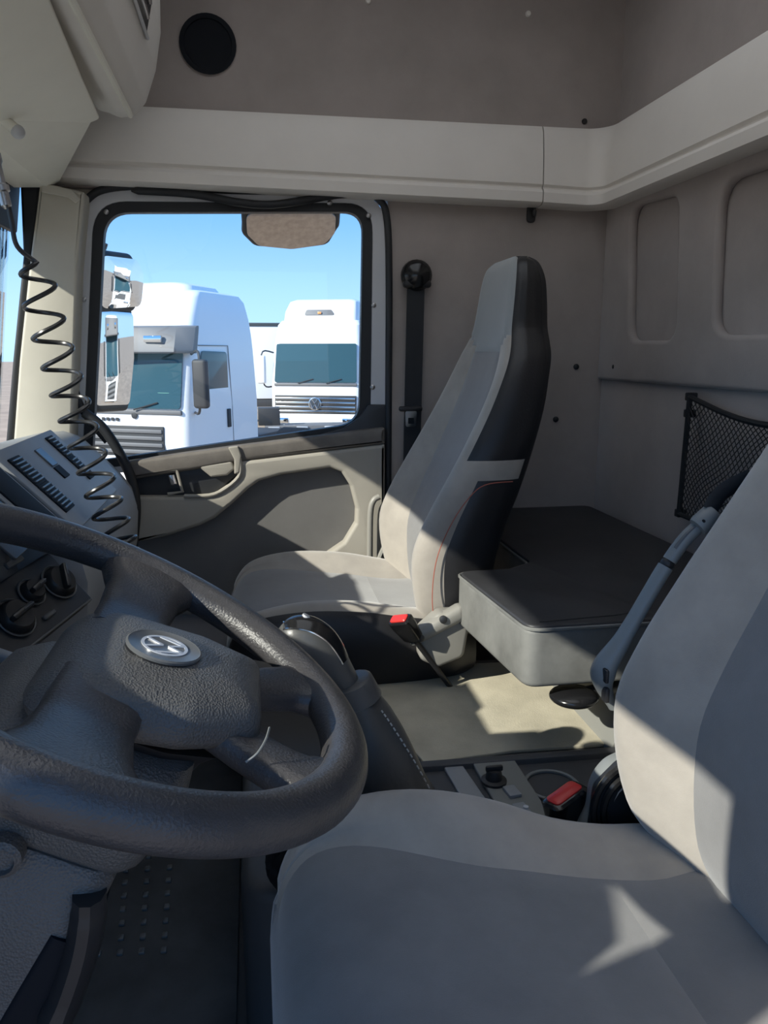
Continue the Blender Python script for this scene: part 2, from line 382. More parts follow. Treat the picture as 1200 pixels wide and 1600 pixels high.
hb_ = hexa([(-.597, YD, 1.28), (-.582, YD, 1.28), (-.582, 2.09, 1.28), (-.597, 2.09, 1.28), (-.580, YD, 1.42), (-.560, YD, 1.42), (-.560, 2.09, 1.42), (-.580, 2.09, 1.42)], .004)
obj('trim_5', ([v+Vector((.030, 0, 0)) for v in hb_[0]], hb_[1]), 'seal_rubber', kind='structure', label='black shade band along the top of the windscreen')
obj('trim_6', plateY([(56, 262), (260, 262), (200, 296), (150, 302), (126, 330), (114, 420), (96, 420), (70, 300)], 2.125, .03, .004), 'pillar_plastic', kind='structure', label='pillar root above the front corner of the passenger door')
# outside peak above the windscreen: its lower edge throws the long straight shadow through the cab
pk = empty('sun_peak', (-.72, 1.1, 1.34), 'dark outside sun peak above the windscreen', 'sun peak')
obj('peak_board', hexa([(-.80, YD-.08, 1.376), (-.78, YD-.08, 1.376), (-.78, YW+.1, 1.376), (-.80, YW+.1, 1.376), (-.70, YD-.08, 1.60), (-.68, YD-.08, 1.60), (-.68, YW+.1, 1.60), (-.70, YW+.1, 1.60)], .004), 'truck_dark', pk)
for y in (.3, 1.1, 1.9):
    obj('bracket', tube([(-.72, y, 1.50), (-.67, y, 1.52)], .012, 8), 'truck_dark', pk)

# ================================================================== PASSENGER DOOR
YG = YW+.035
door = empty('door_1', (0, YW, .5), 'passenger door with window, armrest band and storage pocket', kind='structure')
Lg = rpoly(XZ([(143, 722), (163, 331), (568, 330), (562, 662)], YW), [.01, .07, .05, .07], 8)
Lr = rpoly(XZ([(128, 735), (146, 314), (583, 317), (579, 690)], YW), [.01, .09, .07, .02], 8)
Lf = rpoly(XZ([(108, 745), (124, 294), (604, 304), (601, 705)], YW), [.01, .11, .09, .01], 8)
obj('window_frame', ring2(Lf, Lr, .05, YW), 'painted_metal', door)
obj('window_rubber', ring2(Lr, Lg, .03, YW+.006), 'seal_rubber', door)
obj('window_pane', plate([[(p[0], p[1]) for p in Lg]], .004, 0, O=(0, YW+.018, 0)), 'window_glass', door)
for u, v in ((166, 331), (515, 317), (576, 337), (584, 477), (582, 605), (131, 468)):
    p = PY(u, v, YW); obj('screw', lathe([(.0065, .002), (.0065, -.002), (.004, -.004), (0, -.004)], p, (0, 1, 0), 12), 'steel', door)
# quarter trim in the rear lower corner of the window
obj('corner_trim', plateY([(604, 632), (606, 700), (470, 706), (485, 684), (538, 668), (562, 652), (575, 632)], YW-.006, .03, .004, .003), 'dash_dark', door)
# band below the glass
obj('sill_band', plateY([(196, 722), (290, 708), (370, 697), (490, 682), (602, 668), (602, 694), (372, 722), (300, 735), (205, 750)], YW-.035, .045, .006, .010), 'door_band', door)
obj('band_end_cap', plateY([(356, 699), (372, 697), (377, 712), (374, 738), (366, 742), (366, 718)], YW-.042, .012, .004, .003), 'door_plastic', door)
# inner panel with the cut-out that forms the pocket
panel_px = [(366, 722), (602, 694), (602, 905), (498, 905), (506, 870), (538, 848), (556, 818), (557, 795), (548, 760), (534, 738), (516, 731), (440, 742), (405, 752), (388, 764), (360, 790), (336, 810), (312, 822), (262, 838), (205, 850), (205, 776), (292, 776), (334, 773), (372, 748)]
obj('inner_panel', plateY(panel_px, YW-.035, .045, .004, .010), 'door_plastic', door)
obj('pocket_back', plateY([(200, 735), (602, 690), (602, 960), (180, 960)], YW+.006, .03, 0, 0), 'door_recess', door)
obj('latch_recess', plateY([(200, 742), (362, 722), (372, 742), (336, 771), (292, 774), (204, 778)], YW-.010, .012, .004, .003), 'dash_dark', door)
tb = [PY(u, v, YW-.036) for u, v in ((374, 716), (373, 745), (336, 772), (288, 775), (276, 740), (282, 736))]
obj('latch_surround', tube(cat_pts(tb[:4], 5), .0055, 8), 'door_plastic', door)
obj('latch_divider', tube([PY(u, v, YW-.03) for u, v in ((252, 737), (276, 734), (285, 768), (262, 772))], .0045, 8), 'door_plastic', door)
obj('latch_lever', plateY([(262, 742), (272, 741), (277, 757), (267, 759)], YW-.028, .018, .003, .003), 'chrome', door)
obj('pull_grip', plateY([(308, 728), (362, 720), (367, 733), (355, 743), (330, 746)], YW-.034, .026, .008, .006), 'door_plastic', door)
# door seal on the body
seal = [PY(u, v, YW-.004) for u, v in ((168, 690), (132, 645), (116, 600), (112, 520), (114, 420), (121, 345), (140, 308), (178, 293), (260, 291), (360, 297), (480, 299), (560, 300), (592, 312), (605, 345), (608, 450), (607, 640), (606, 880))]
seal_lo = [PY(u, v, 2.06) for u, v in ((132, 645), (160, 668), (185, 705), (204, 745), (212, 785), (210, 830), (205, 870))]
ds = obj('door_seal', tube(cat_pts(seal, 6), .0095, 10), 'seal_rubber', kind='structure', label='black rubber door seal around the passenger door')
obj('seal_sag', tube(cat_pts([PY(u, v, YW-.012) for u, v in ((205, 297), (300, 303), (370, 316), (420, 320), (470, 314), (520, 305), (560, 302))], 6), [.004]+[.010]*35+[.004], 10), 'seal_rubber', ds)
obj('seal_front_edge', tube(cat_pts(seal_lo, 6), .013, 10), 'seal_rubber', ds)
gh = obj('grab_handle', tube(cat_pts([PY(u, v, YW-.055) for u, v in ((593, 776), (584, 782), (579, 800), (578, 850), (578, 905))], 6), .0085, 10), 'recliner_plastic', label='pale vertical grab handle on the door beside the passenger seat', cat='handle')

# seat belt on the pillar behind the door
bt = PY(648, 432, YW)
sb = empty('seat_belt', (bt.x, YW, .5), 'black seat belt hanging on the pillar beside the passenger seat', 'seat belt')
obj('guide', lathe([(.022, 0), (.034, -.004), (.042, -.018), (.040, -.034), (.028, -.046), (.0, -.050)], (bt.x, YW, bt.z), (0, 1, 0), 24), 'gloss_black', sb)
obj('guide_slot', box((bt.x, YW-.030, bt.z-.022), (.075, .028, .02), .008, 3), 'black_plastic', sb)
wtop = PY(650, 452, YW-.03); wbot = PY(640, 720, YW-.03)
def strap(a, b, w, t):
    return hexa([(b.x-w/2, b.y, b.z), (b.x+w/2, b.y, b.z), (b.x+w/2, b.y+t, b.z), (b.x-w/2, b.y+t, b.z), (a.x-w/2, a.y, a.z), (a.x+w/2, a.y, a.z), (a.x+w/2, a.y+t, a.z), (a.x-w/2, a.y+t, a.z)])
obj('webbing', strap(wtop, Vector((wbot.x, wbot.y, .35)), .047, .004), 'webbing', sb)
tg = PY(641, 642, YW-.035)
obj('slider', box((tg.x, tg.y-.004, tg.z+.006), (.064, .018, .014), .005), 'black_plastic', sb)
obj('tongue', plate([rpoly([(tg.x-.014, tg.z-.042), (tg.x+.014, tg.z-.042), (tg.x+.016, tg.z), (tg.x-.016, tg.z)], .005), rpoly([(tg.x-.008, tg.z-.034), (tg.x+.008, tg.z-.034), (tg.x+.008, tg.z-.018), (tg.x-.008, tg.z-.018)], .002)], .003, 0, O=(0, tg.y-.012, 0)), 'chrome', sb)

# ================================================================== FLOOR: tunnel, carpet, rubber mat
YT0, YT1 = .90, 1.62
tn = obj('floor_tunnel', plate([rpoly([(-.04, YT0), (.66, YT0), (.66, YT1), (-.04, YT1)], [.06, .01, .01, .06])], .27, .02, O=(0, 0, FZ), A=(1, 0, 0), B=(0, 1, 0), N=(0, 0, 1), bres=4), 'tunnel_plastic', kind='structure', label='dark moulded engine tunnel between the seats')
cpx = [PZ(u, v, .307) for u, v in ((562, 1048), (660, 1040), (790, 1034), (1010, 1028), (1010, 1158), (945, 1162), (800, 1172), (664, 1192), (600, 1120))]
obj('tunnel_carpet', plate([rpoly([(q.x, q.y) for q in cpx], .01)], .007, .002, O=(0, 0, .300), A=(1, 0, 0), B=(0, 1, 0), N=(0, 0, 1)), 'tunnel_carpet', label='dusty beige carpet mat on the engine tunnel between the seats', cat='mat')
fm = obj('floor_mat', plate([rpoly([(-.50, .35), (-.055, .35), (-.055, 1.75), (-.50, 1.75)], .04)], .008, .002, O=(0, 0, FZ), A=(1, 0, 0), B=(0, 1, 0), N=(0, 0, 1)), 'floor_rubber', label='dark rubber floor mat with raised square studs', cat='mat')
st = []
for r in range(9):
    for c_ in range(4):
        u = 268-33*c_ - r*1.5 - (c_*1.2); v = 1318 + r*18 + r*r*.35 + c_*2
        st.append((u, v))
s0 = None
for u, v in st:
    q = PZ(u, v, FZ+.010)
    if s0 is None:
        s0 = obj('stud', box((q.x, q.y, q.z), (.010, .012, .006), .002), 'ring_grey', fm); o = s0
    else:
        o = s0.copy(); COL.objects.link(o); o.location = Vector((q.x, q.y, q.z-.003)) - LOC[fm.name]
# rear step panel and bunk box under the mattress
obj('bunk_box', box((.82, 1.1, .235), (.30, 1.98, .41), .01), 'console_plastic', kind='structure', label='grey box under the bunk')
obj('tunnel_rear_trim', hexa([(.60, 1.16, .30), (.67, 1.16, .30), (.67, 1.5, .30), (.60, 1.5, .30), (.655, 1.16, .44), (.67, 1.16, .44), (.67, 1.5, .44), (.655, 1.5, .44)], .004), 'console_plastic', kind='structure', label='sloping grey panel below the bunk cushion')
kp = PZ(897, 1082, .425)
bk = empty('bunk_latch', (kp.x, kp.y, .41), 'dark oval latch pad below the bunk mattress corner', 'latch')
obj('pad', sphere((kp.x, kp.y, .418), .05, (.85, .8, .30)), 'gloss_black', bk)
obj('stem', tube([(kp.x, kp.y, .418), (kp.x+.10, kp.y+.03, .418)], .012, 10), 'black_plastic', bk)

# ================================================================== BUNK MATTRESS
out = [(.432, 1.14), (.66, 1.14), (.66, .16), (.965, .16), (.965, 2.09), (.575, 2.09), (.572, 1.525), (.515, 1.485), (.400, 1.483)]
bmt = empty('bunk_mattress', (.7, 1.2, .445), 'black vinyl bunk mattress with a lobe between the seats', 'mattress')
lo2 = rpoly(out, [.03, .01, .03, .03, .03, .03, .02, .01, .03])
obj('core', plate([lo2], .105, .010, O=(0, 0, .445), A=(1, 0, 0), B=(0, 1, 0), N=(0, 0, 1), bres=3), 'mattress_side', bmt)
obj('top_cover', plate([[(p[0], p[1]) for p in rpoly([(p[0]+dx, p[1]+dy) for p, dx, dy in zip(out, (.003, .003, .003, -.003, -.003, .003, .003, .003, .003), (.003, .003, .003, .003, -.003, -.003, -.003, -.003, -.003))], [.03, .01, .03, .03, .03, .03, .02, .01, .03])]], .008, .004, O=(0, 0, .547), A=(1, 0, 0), B=(0, 1, 0), N=(0, 0, 1), bres=2), 'mattress_vinyl', bmt)
pip = [Vector((p[0], p[1], .549)) for p in lo2]
obj('piping', tube(pip, .0032, 6, closed=True), 'mattress_side', bmt)
obj('seam', tube([(.46, 1.16, .5555), (.60, 1.17, .5555), (.66, 1.185, .5555)], .0012, 6), 'black_plastic', bmt)

# ================================================================== SEATS
def zone_split(rings, zone_of, name_mat, parent, seam=.0028):
    """one continuous skin, cut into upholstery panels; the seams between panels are pressed in"""
    n = len(rings[0]); M_ = len(rings)
    faces = {}; vz = {}
    for i in range(M_-1):
        for j in range(n):
            k = (j+1) % n
            f = (i*n+j, i*n+k, (i+1)*n+k, (i+1)*n+j)
            z = zone_of(i, j); faces.setdefault(z, []).append(f)
            for q in f: vz.setdefault(q, set()).add(z)
    faces.setdefault(zone_of(0, -1), []).append(tuple(range(n))); faces.setdefault(zone_of(M_-2, -1), []).append(tuple((M_-1)*n+j for j in reversed(range(n))))
    V = [p.copy() for r in rings for p in r]
    bm = bmesh.new(); bv = [bm.verts.new(p) for p in V]
    for fs in faces.values():
        for f in fs:
            try: bm.faces.new([bv[q] for q in f])
            except ValueError: pass
    bmesh.ops.recalc_face_normals(bm, faces=bm.faces); bm.normal_update()
    nrm = [v.normal.copy() for v in bm.verts]; bm.free()
    for q, zs in vz.items():
        if len(zs) > 1: V[q] = V[q] - nrm[q]*seam
    out_ = {}
    for z, fs in faces.items():
        used = sorted({q for f in fs for q in f}); ix = {q: i for i, q in enumerate(used)}
        nm, mt = name_mat[z]
        o = obj(nm, ([V[q] for q in used], [tuple(ix[q] for q in f) for f in fs]), mt, parent, angle=60)
        # keep normals consistent with the closed skin
        out_[z] = o
    return out_
def sm(a, b, t):
    t = max(0, min(1, (t-a)/(b-a))); return t*t*(3-2*t)

BACK = [(.385, .070, .02, .215, .085), (.43, .056, .045, .235, .105), (.50, .050, .058, .248, .115), (.58, .053, .064, .252, .125), (.65, .075, .060, .250, .125), (.72, .105, .052, .247, .122), (.80, .138, .040, .240, .115), (.88, .168, .028, .228, .108), (.95, .190, .018, .212, .10), (.99, .200, .012, .196, .098), (1.02, .206, .007, .172, .095), (1.05, .210, .004, .150, .092), (1.10, .214, .001, .140, .088), (1.15, .219, .0, .130, .080), (1.185, .226, 0, .112, .062), (1.20, .238, 0, .080, .036)]
def back_section(z, xf, bo, hw, th):
    half = [(.30*hw, xf-.02*bo), (.52*hw, xf-.12*bo), (.68*hw, xf-.62*bo), (.82*hw, xf-bo), (.94*hw, xf-.92*bo+.006), (hw, xf-.45*bo+.026), (1.0*hw, xf+.42*th), (.95*hw, xf+.80*th), (.78*hw, xf+th), (.4*hw, xf+1.03*th)]
    pts = [(0, xf)] + half + [(0, xf+1.03*th)] + [(-y, x) for y, x in reversed(half)]
    return cat_pts([Vector((x, y, z)) for y, x in pts], 3, closed=True)
def back_rings():
    st_ = []
    for i in range(len(BACK)-1):
        p = [BACK[max(i-1, 0)], BACK[i], BACK[i+1], BACK[min(i+2, len(BACK)-1)]]
        for k in range(4):
            t = k/4
            st_.append([0.5*((2*b_)+(c_-a_)*t+(2*a_-5*b_+4*c_-d_)*t*t+(3*b_-a_-3*c_+d_)*t**3) for a_, b_, c_, d_ in zip(*p)])
    st_.append(list(BACK[-1]))
    return [back_section(*s) for s in st_], [s[0] for s in st_]
def make_backrest(root):
    rings, zs = back_rings(); n = len(rings[0])
    def zone(i, j):
        z = (zs[i]+zs[i+1])/2
        if j == -1: return 'rear'
        c = j//3                                # control segment, 0..21
        h = c if c <= 10 else 21-c              # mirrored: 0 centre front .. 10 centre back
        if h >= 8: return 'rear'
        if h <= 5:
            lim = 1.0 + (.0 if h <= 1 else .012*(h-1))
            if z > lim: return 'head' if h <= 4 else 'side'
        if h <= 1: return 'insert'
        if h <= 4: return 'bolster'
        s = 'L' if c <= 10 else 'R'
        if z > .785: return 'side'
        if z > .735 - .0*(h-5): return 'bolster'
        if h == 5 and z > .45: return 'bolster'
        return 'leather'+s
    nm = {'head': ('headrest', 'headrest_fabric'), 'insert': ('back_centre_panel', 'insert_fabric'), 'bolster': ('back_bolster', 'bolster_fabric'), 'side': ('back_side_panel', 'black_leather'), 'leatherL': ('back_lower_side_panel', 'black_leather'), 'leatherR': ('back_lower_side_panel', 'black_leather'), 'rear': ('back_shell', 'black_plastic')}
    return zone_split(rings, zone, nm, root), rings, zs
def cush_rings(L=1.0, CU=None):
    CU = CU or [(-.405, .375, .0, .16, .345), (-.400, .395, .004, .19, .325), (-.385, .425, .010, .215, .31), (-.355, .446, .018, .236, .30), (-.30, .455, .026, .248, .295), (-.22, .454, .034, .252, .29), (-.12, .443, .038, .252, .29), (-.04, .430, .036, .25, .29), (.03, .424, .028, .243, .29), (.09, .42, .018, .235, .30), (.13, .41, .008, .22, .31)]
    st_ = []
    for i in range(len(CU)-1):
        p = [CU[max(i-1, 0)], CU[i], CU[i+1], CU[min(i+2, len(CU)-1)]]
        for k in range(4):
            t = k/4
            st_.append([0.5*((2*b_)+(c_-a_)*t+(2*a_-5*b_+4*c_-d_)*t*t+(3*b_-a_-3*c_+d_)*t**3) for a_, b_, c_, d_ in zip(*p)])
    st_.append(list(CU[-1])); rings = []
    for x, zc, bo, hw, zb in st_:
        ff = .24*(1-sm(CU[3][0]-.03, CU[5][0]+.06, x)) + .10*sm(.0, .10, x); f2 = .50+ff; f3 = f2+(.84-f2)*.48; f4 = .80+.07*ff/.24
        half = [(.28*hw, zc+.02*bo), (f2*hw, zc+.15*bo), (f3*hw, zc+.60*bo), (f4*hw, zc+bo), (.93*hw, zc+.90*bo-.008), (hw, zc+.2*bo-.035), (1.0*hw, zc-.075), (.96*hw, zb+.015), (.85*hw, zb), (.4*hw, zb)]
        half = [(y, max(z, zb)) for y, z in half]
        pts = [(0, zc)] + half + [(0, zb)] + [(-y, z) for y, z in reversed(half)]
        rings.append(cat_pts([Vector((x*L, y, z)) for y, z in pts], 3, closed=True))
    return rings, [s[0] for s in st_]
def make_cushion(root, L=1.0, CU=None, side_from=6):
    rings, xs = cush_rings(L, CU)
    def zone(i, j):
        if j == -1: return 'under'
        x = (xs[i]+xs[i+1])/2
        c = j//3; h = c if c <= 10 else 21-c
        if h >= 8: return 'under'
        if h >= side_from: return 'sideL' if c <= 10 else 'sideR'
        if h <= 1 or i < 5: return 'centre' if x < -.06 else 'rearc'
        return 'wing'
    nm = {'centre': ('seat_centre_panel', 'insert_fabric'), 'rearc': ('seat_rear_panel', 'insert_fabric'), 'wing': ('seat_bolster', 'bolster_fabric'), 'sideL': ('seat_side_panel', 'black_leather'), 'sideR': ('seat_side_panel', 'black_leather'), 'under': ('seat_pan', 'black_plastic')}
    return zone_split(rings, zone, nm, root)
def seat_base(root):
    b_ = []
    b_.append(box((-.12, 0, .255), (.42, .40, .09), .02))
    obj('seat_frame', join(*b_), 'black_plastic', root)
    rg = []
    for k in range(9):
        z = .06 + .17*k/8; e = .012 if k % 2 else 0.0
        rg.append([Vector((x, y, z)) for x, y in rpoly([(-.28-e, -.17-e), (.04+e, -.17-e), (.04+e, .17+e), (-.28-e, .17+e)], .04, 4)])
    obj('suspension_bellows', loft(rg), 'black_plastic', root)
    obj('floor_plinth', box((-.12, 0, .047), (.40, .40, .034), .006), 'black_plastic', root)

# ---- passenger seat
ps = empty('passenger_seat', (0, 0, 0), 'grey and black fabric passenger seat beside the door', 'seat')
make_backrest(ps); make_cushion(ps, side_from=5); seat_base(ps)
# red stitch line along the near leather edge and white stitch over the band
def stitch(root, pts, material, r=.0011):
    obj('stitching', tube(cat_pts([Vector(p) for p in pts], 6), r, 5), material, root)
stitch(ps, [(.030, -.252, .425), (.022, -.2555, .50), (.030, -.2565, .58), (.058, -.2555, .65), (.095, -.254, .705), (.13, -.2525, .732), (.19, -.249, .737)], 'thread_red')
# recliner cover on the near side
rc = [(-.01, .44), (.03, .475), (.07, .475), (.095, .44), (.085, .375), (.03, .355), (-.01, .375)]
obj('recliner_cover', plate([rpoly(rc, .02)], .045, .010, O=(0, -.288, 0), bres=3), 'recliner_plastic', ps)
obj('recliner_lever', hexa([(-.03, -.300, .405), (.085, -.300, .46), (.085, -.262, .46), (-.03, -.262, .405), (-.03, -.300, .438), (.078, -.300, .495), (.078, -.262, .495), (-.03, -.262, .438)], .012, 3), 'recliner_plastic', ps)
for x, z in ((-.012, .430), (.035, .466)):
    obj('cap', lathe([(.008, .004), (.008, -.002), (.005, -.004), (0, -.004)], (x, -.301, z), (0, 1, 0), 12), 'dash_dark', ps)
obj('adjust_lever', tube([(-.02, .262, .40), (.0, .262, .455), (.01, .265, .475)], .008, 8), 'recliner_plastic', ps)
ps.location = (.33, 1.74, 0)
# ---- driver seat
dsr = empty('driver_seat', (0, 0, 0), 'large grey fabric driver seat in the foreground', 'seat')
make_backrest(dsr); make_cushion(dsr, 1.0, [(-.445, .37, .0, .15, .335), (-.440, .39, .004, .18, .32), (-.425, .42, .012, .21, .30), (-.39, .440, .022, .236, .29), (-.33, .446, .034, .248, .285), (-.25, .438, .040, .252, .28), (-.17, .424, .034, .25, .28), (-.09, .408, .018, .246, .28), (-.02, .398, .014, .24, .28), (.05, .395, .014, .232, .28), (.12, .385, .006, .22, .29)]); seat_base(dsr)
DX, DY = .443, .605
DSL = Vector((DX, DY, 0))
def dl(p): return Vector(p)-DSL
# grey plastic side trim on the far side of the backrest
sidepx = [(948, 1105), (932, 1068), (936, 1040), (962, 1000), (1000, 935), (1030, 885), (1060, 843), (1090, 815), (1106, 800)]
cen = [dl(PY(u+10, v, DY+.258)) for u, v in sidepx]
ct = cat_pts(cen, 5)
rr = [.006+.009*sm(0, 8, i)-.006*sm(8, len(ct)*.45, i) for i in range(len(ct))]
obj('side_trim', tube(ct[:26], rr[:26], 12, flat=1.3), 'seat_trim', dsr)
obj('trim_handle', tube(ct[26:37], [r*.95 for r in rr[26:37]], 12, flat=1.2), 'seat_trim', dsr)
obj('handle_recess', tube([p+Vector((-.005, -.004, .002)) for p in ct[28:35]], .0035, 8), 'ring_grey', dsr)
jt = ct[25]; obj('trim_joint', sphere(ct[25]*.5+ct[26]*.5, .009), 'black_plastic', dsr)
pc = dl(PY(1103, 812, DY+.25))
ax_ = (ct[-1]-ct[-8]).normalized()
obj('pivot_cap', lathe([(.004, -.014), (.0125, -.014), (.0138, -.010), (.0138, .010), (.011, .014), (0, .015)], pc, ax_, 20), 'seat_trim', dsr)
obj('pivot_hole', sphere(pc+Vector((-.009, -.009, 0)), .0035), 'hole_shade', dsr)
obj('trim_clip', box(ct[4]+Vector((-.006, -.016, 0)), (.006, .014, .020), .002), 'black_plastic', dsr)
obj('trim_clip', box(ct[9]+Vector((-.006, -.018, 0)), (.005, .012, .018), .002), 'black_plastic', dsr)
obj('strap_loop', tube(cat_pts([pc+Vector((.004, 0, .012)), pc+Vector((.02, .0, .035)), pc+Vector((.05, -.01, .055))], 5), .012, 8, flat=.3), 'webbing', dsr)
# recliner joint at the foot of the backrest, far side
jpx = [(905, 1303), (925, 1265), (932, 1225), (950, 1198), (972, 1186)]
obj('recliner_arm', tube(cat_pts([dl(PY(u, v, DY+.285)) for u, v in jpx], 6), .009, 8, flat=1.6), 'seat_trim', dsr)
obj('recliner_plate', plate([rpoly([(-.02, .30), (.09, .30), (.08, .43), (.03, .47), (-.01, .43)], .02)], .02, .004, O=(0, .255, 0)), 'black_plastic', dsr)
jc = dl(PY(993, 1262, DY+.25))
cp = [jc+Vector((.030*math.cos(t), .006+.0011*t, .034*math.sin(t))) for t in [k*.35 for k in range(64)]]
obj('recliner_spring', tube(cp, .0042, 7), 'steel', dsr)
for k, rr_ in enumerate((.046, .058)):
    obj('bellows_ring', tube([jc+Vector((rr_*math.cos(t), .0+.004*k, rr_*1.1*math.sin(t))) for t in [1.4+2.6*i/16 for i in range(17)]], .005, 7), 'gloss_black', dsr)
dsr.location = DSL

# ---- buckles
def buckle(name, base, top, axis_w, label, size=1.0):
    base, top = Vector(base), Vector(top)
    ax = (top-base).normalized(); wv = (Vector(axis_w)-ax*Vector(axis_w).dot(ax)).normalized(); tv = ax.cross(wv)
    r = empty(name, base, label, 'buckle')
    def sec(h, a, b): return [base+ax*h+wv*x+tv*y for x, y in rpoly([(-a, -b), (a, -b), (a, b), (-a, b)], min(a, b)*.6, 4)]
    L = (top-base).length; s = size
    obj('housing', loft([sec(L-.062*s, .012*s, .009*s), sec(L-.055*s, .020*s, .012*s), sec(L-.02*s, .025*s, .014*s), sec(L-.003, .0255*s, .0145*s), sec(L, .023*s, .012*s)]), 'gloss_black', r)
    obj('release_button', loft([sec(L-.004, .020*s, .0095*s), sec(L+.002, .020*s, .0095*s), sec(L+.004, .018*s, .0075*s)]), 'red_button', r)
    obj('stalk', tube([base, base+ax*(L-.055*s)], .006, 8), 'black_plastic', r)
    return r
b0 = PZ(692, 1032, .33)
t0 = PY(624, 967, 1.43)
buckle('seat_belt_buckle', (b0.x, 1.47, .30), t0, (.3, -.6, .5), 'black belt buckle with red button beside the passenger seat')
t1 = PY(882, 1240, .915)
buckle('seat_belt_buckle', (t1.x+.03, .915, .27), t1, (.85, .4, .25), 'black belt buckle with red button beside the driver seat', 1.3)

# ================================================================== CENTRE CONSOLE (beside driver seat)
cs = empty('switch_console', (.42, 1.03, .30), 'low console with switches and cup holder beside the driver seat', 'console')
def czp(u, v, z=.335): q = PZ(u, v, z); return (q.x, q.y)
co = [(.20, .93), (.58, .93), (.60, 1.095), (.21, 1.105)]
cupc = Vector((*czp(862, 1230, .335), .335)); CR = .040
cup = [(cupc.x+CR*math.cos(a), cupc.y+CR*math.sin(a)) for a in [2*math.pi*k/28 for k in range(28)]]
obj('console_body', plate([rpoly(co, .012), cup], .04, .006, O=(0, 0, .295), A=(1, 0, 0), B=(0, 1, 0), N=(0, 0, 1)), 'tunnel_plastic', cs)
obj('back_lip', hexa([(.20, 1.098, .30), (.62, 1.088, .30), (.62, 1.118, .30), (.20, 1.128, .30), (.20, 1.100, .345), (.62, 1.090, .345), (.62, 1.108, .345), (.20, 1.120, .345)], .004), 'tunnel_plastic', cs)
sp = [czp(u, v, .342) for u, v in ((762, 1200), (812, 1196), (872, 1290), (822, 1300))]
sp = [czp(u, v, .342) for u, v in ((738, 1192), (803, 1186), (868, 1286), (800, 1300))]
obj('switch_plate', plate([rpoly(sp, .006)], .008, .002, O=(0, 0, .335), A=(1, 0, 0), B=(0, 1, 0), N=(0, 0, 1)), 'console_plastic', cs)
sp2 = [czp(u, v, .342) for u, v in ((693, 1196), (722, 1193), (770, 1262), (735, 1270))]
obj('blank_plate', plate([rpoly(sp2, .006)], .006, .002, O=(0, 0, .335), A=(1, 0, 0), B=(0, 1, 0), N=(0, 0, 1)), 'dash_plastic', cs)
q = czp(772, 1206, .36); kb = obj('toggle_knob', lathe([(.020, 0), (.020, .004), (.013, .006), (.012, .016), (.010, .020), (0, .021)], (q[0], q[1], .343), (0, 0, 1), 20), 'black_plastic', cs)
obj('grip', box((q[0], q[1], .366), (.028, .007, .010), .003), 'black_plastic', kb)
for u, v in ((800, 1240), (815, 1268)):
    q = czp(u, v, .342); obj('rocker_switch', box((q[0], q[1], .345), (.020, .028, .007), .002, M=Matrix.Rotation(.12, 3, 'Z')), 'dash_plastic', cs)
q = czp(822, 1255, .356); obj('indicator', lathe([(.004, 0), (.004, .004), (0, .005)], (q[0], q[1], .347), (0, 0, 1), 12), 'painted_metal', cs)
obj('cup_holder', lathe([(CR+.004, .001), (CR+.004, .004), (CR, .004), (CR-.002, 0), (CR-.004, -.036), (0, -.036), (0, -.038), (CR-.003, -.038)], (cupc.x, cupc.y, .335), (0, 0, 1), 32), 'tunnel_plastic', cs)
obj('cup_shade', lathe([(CR-.006, 0), (CR-.006, .002), (0, .002)], (cupc.x, cupc.y, .2995), (0, 0, 1), 24), 'hole_shade', cs)  # black disc, paints the shade inside the shallow cup
obj('cup_ring', tube([(cupc.x+(CR+.001)*math.cos(t), cupc.y+(CR+.001)*math.sin(t), .339) for t in [2*math.pi*k/32 for k in range(32)]], .003, 6, closed=True), 'console_plastic', cs)

# ================================================================== GEAR LEVER
gl = empty('gear_lever', (.17, 1.02, .30), 'black gear lever with leather boot and rounded knob', 'gear lever')
GY = 1.0
def gsec(c, rx, ry, ax=(-.35, 0, 1), n=20, k=1.0):
    a = Vector(ax).normalized(); x = Vector((1, 0, 0)); x = (x-a*x.dot(a)).normalized(); y = a.cross(x)
    return [Vector(c)+x*(rx*math.cos(t))+y*(ry*math.sin(t)) for t in [2*math.pi*i/n for i in range(n)]]
k_px = [((538, 1068), .0215, .021), ((520, 1042), .0255, .025), ((504, 1020), .0300, .028), ((488, 1004), .0325, .030), ((470, 994), .0315, .030), ((455, 990), .0260, .026), ((443, 988), .0170, .018), ((435, 988), .006, .007)]
# axis of the knob bends forward towards its nose
axs = [(-.35, 0, 1), (-.40, 0, 1), (-.5, 0, 1), (-.7, 0, 1), (-1.1, 0, .9), (-1.5, 0, .6), (-1.6, 0, .4), (-1.6, 0, .4)]
rg = [gsec(PY(u, v, GY), a_, b_, ax) for ((u, v), a_, b_), ax in zip(k_px, axs)]
obj('knob', loft(rg), 'knob_grey', gl, angle=80)
def fine_rings(rs, n):
    o_ = []
    for i in range(len(rs)-1):
        p = [rs[max(i-1, 0)], rs[i], rs[i+1], rs[min(i+2, len(rs)-1)]]
        for k in range(n):
            t = k/n
            o_.append([0.5*((2*b_)+(c_-a_)*t+(2*a_-5*b_+4*c_-d_)*t*t+(3*b_-a_-3*c_+d_)*t**3) for a_, b_, c_, d_ in zip(*p)])
    return o_+[rs[-1]]
fk = fine_rings(rg, 4)[5:26]
strip = []
for r_ in fk:
    cc = sum(r_, Vector())/len(r_)
    pts_ = [r_[k % 20] for k in (-3, -2, -1, 0, 1, 2, 3)]
    strip.append([cc+(p-cc)*1.035 for p in pts_] + [cc+(p-cc)*.97 for p in reversed(pts_)])
obj('knob_cap', loft(strip), 'gloss_black', gl, angle=70)
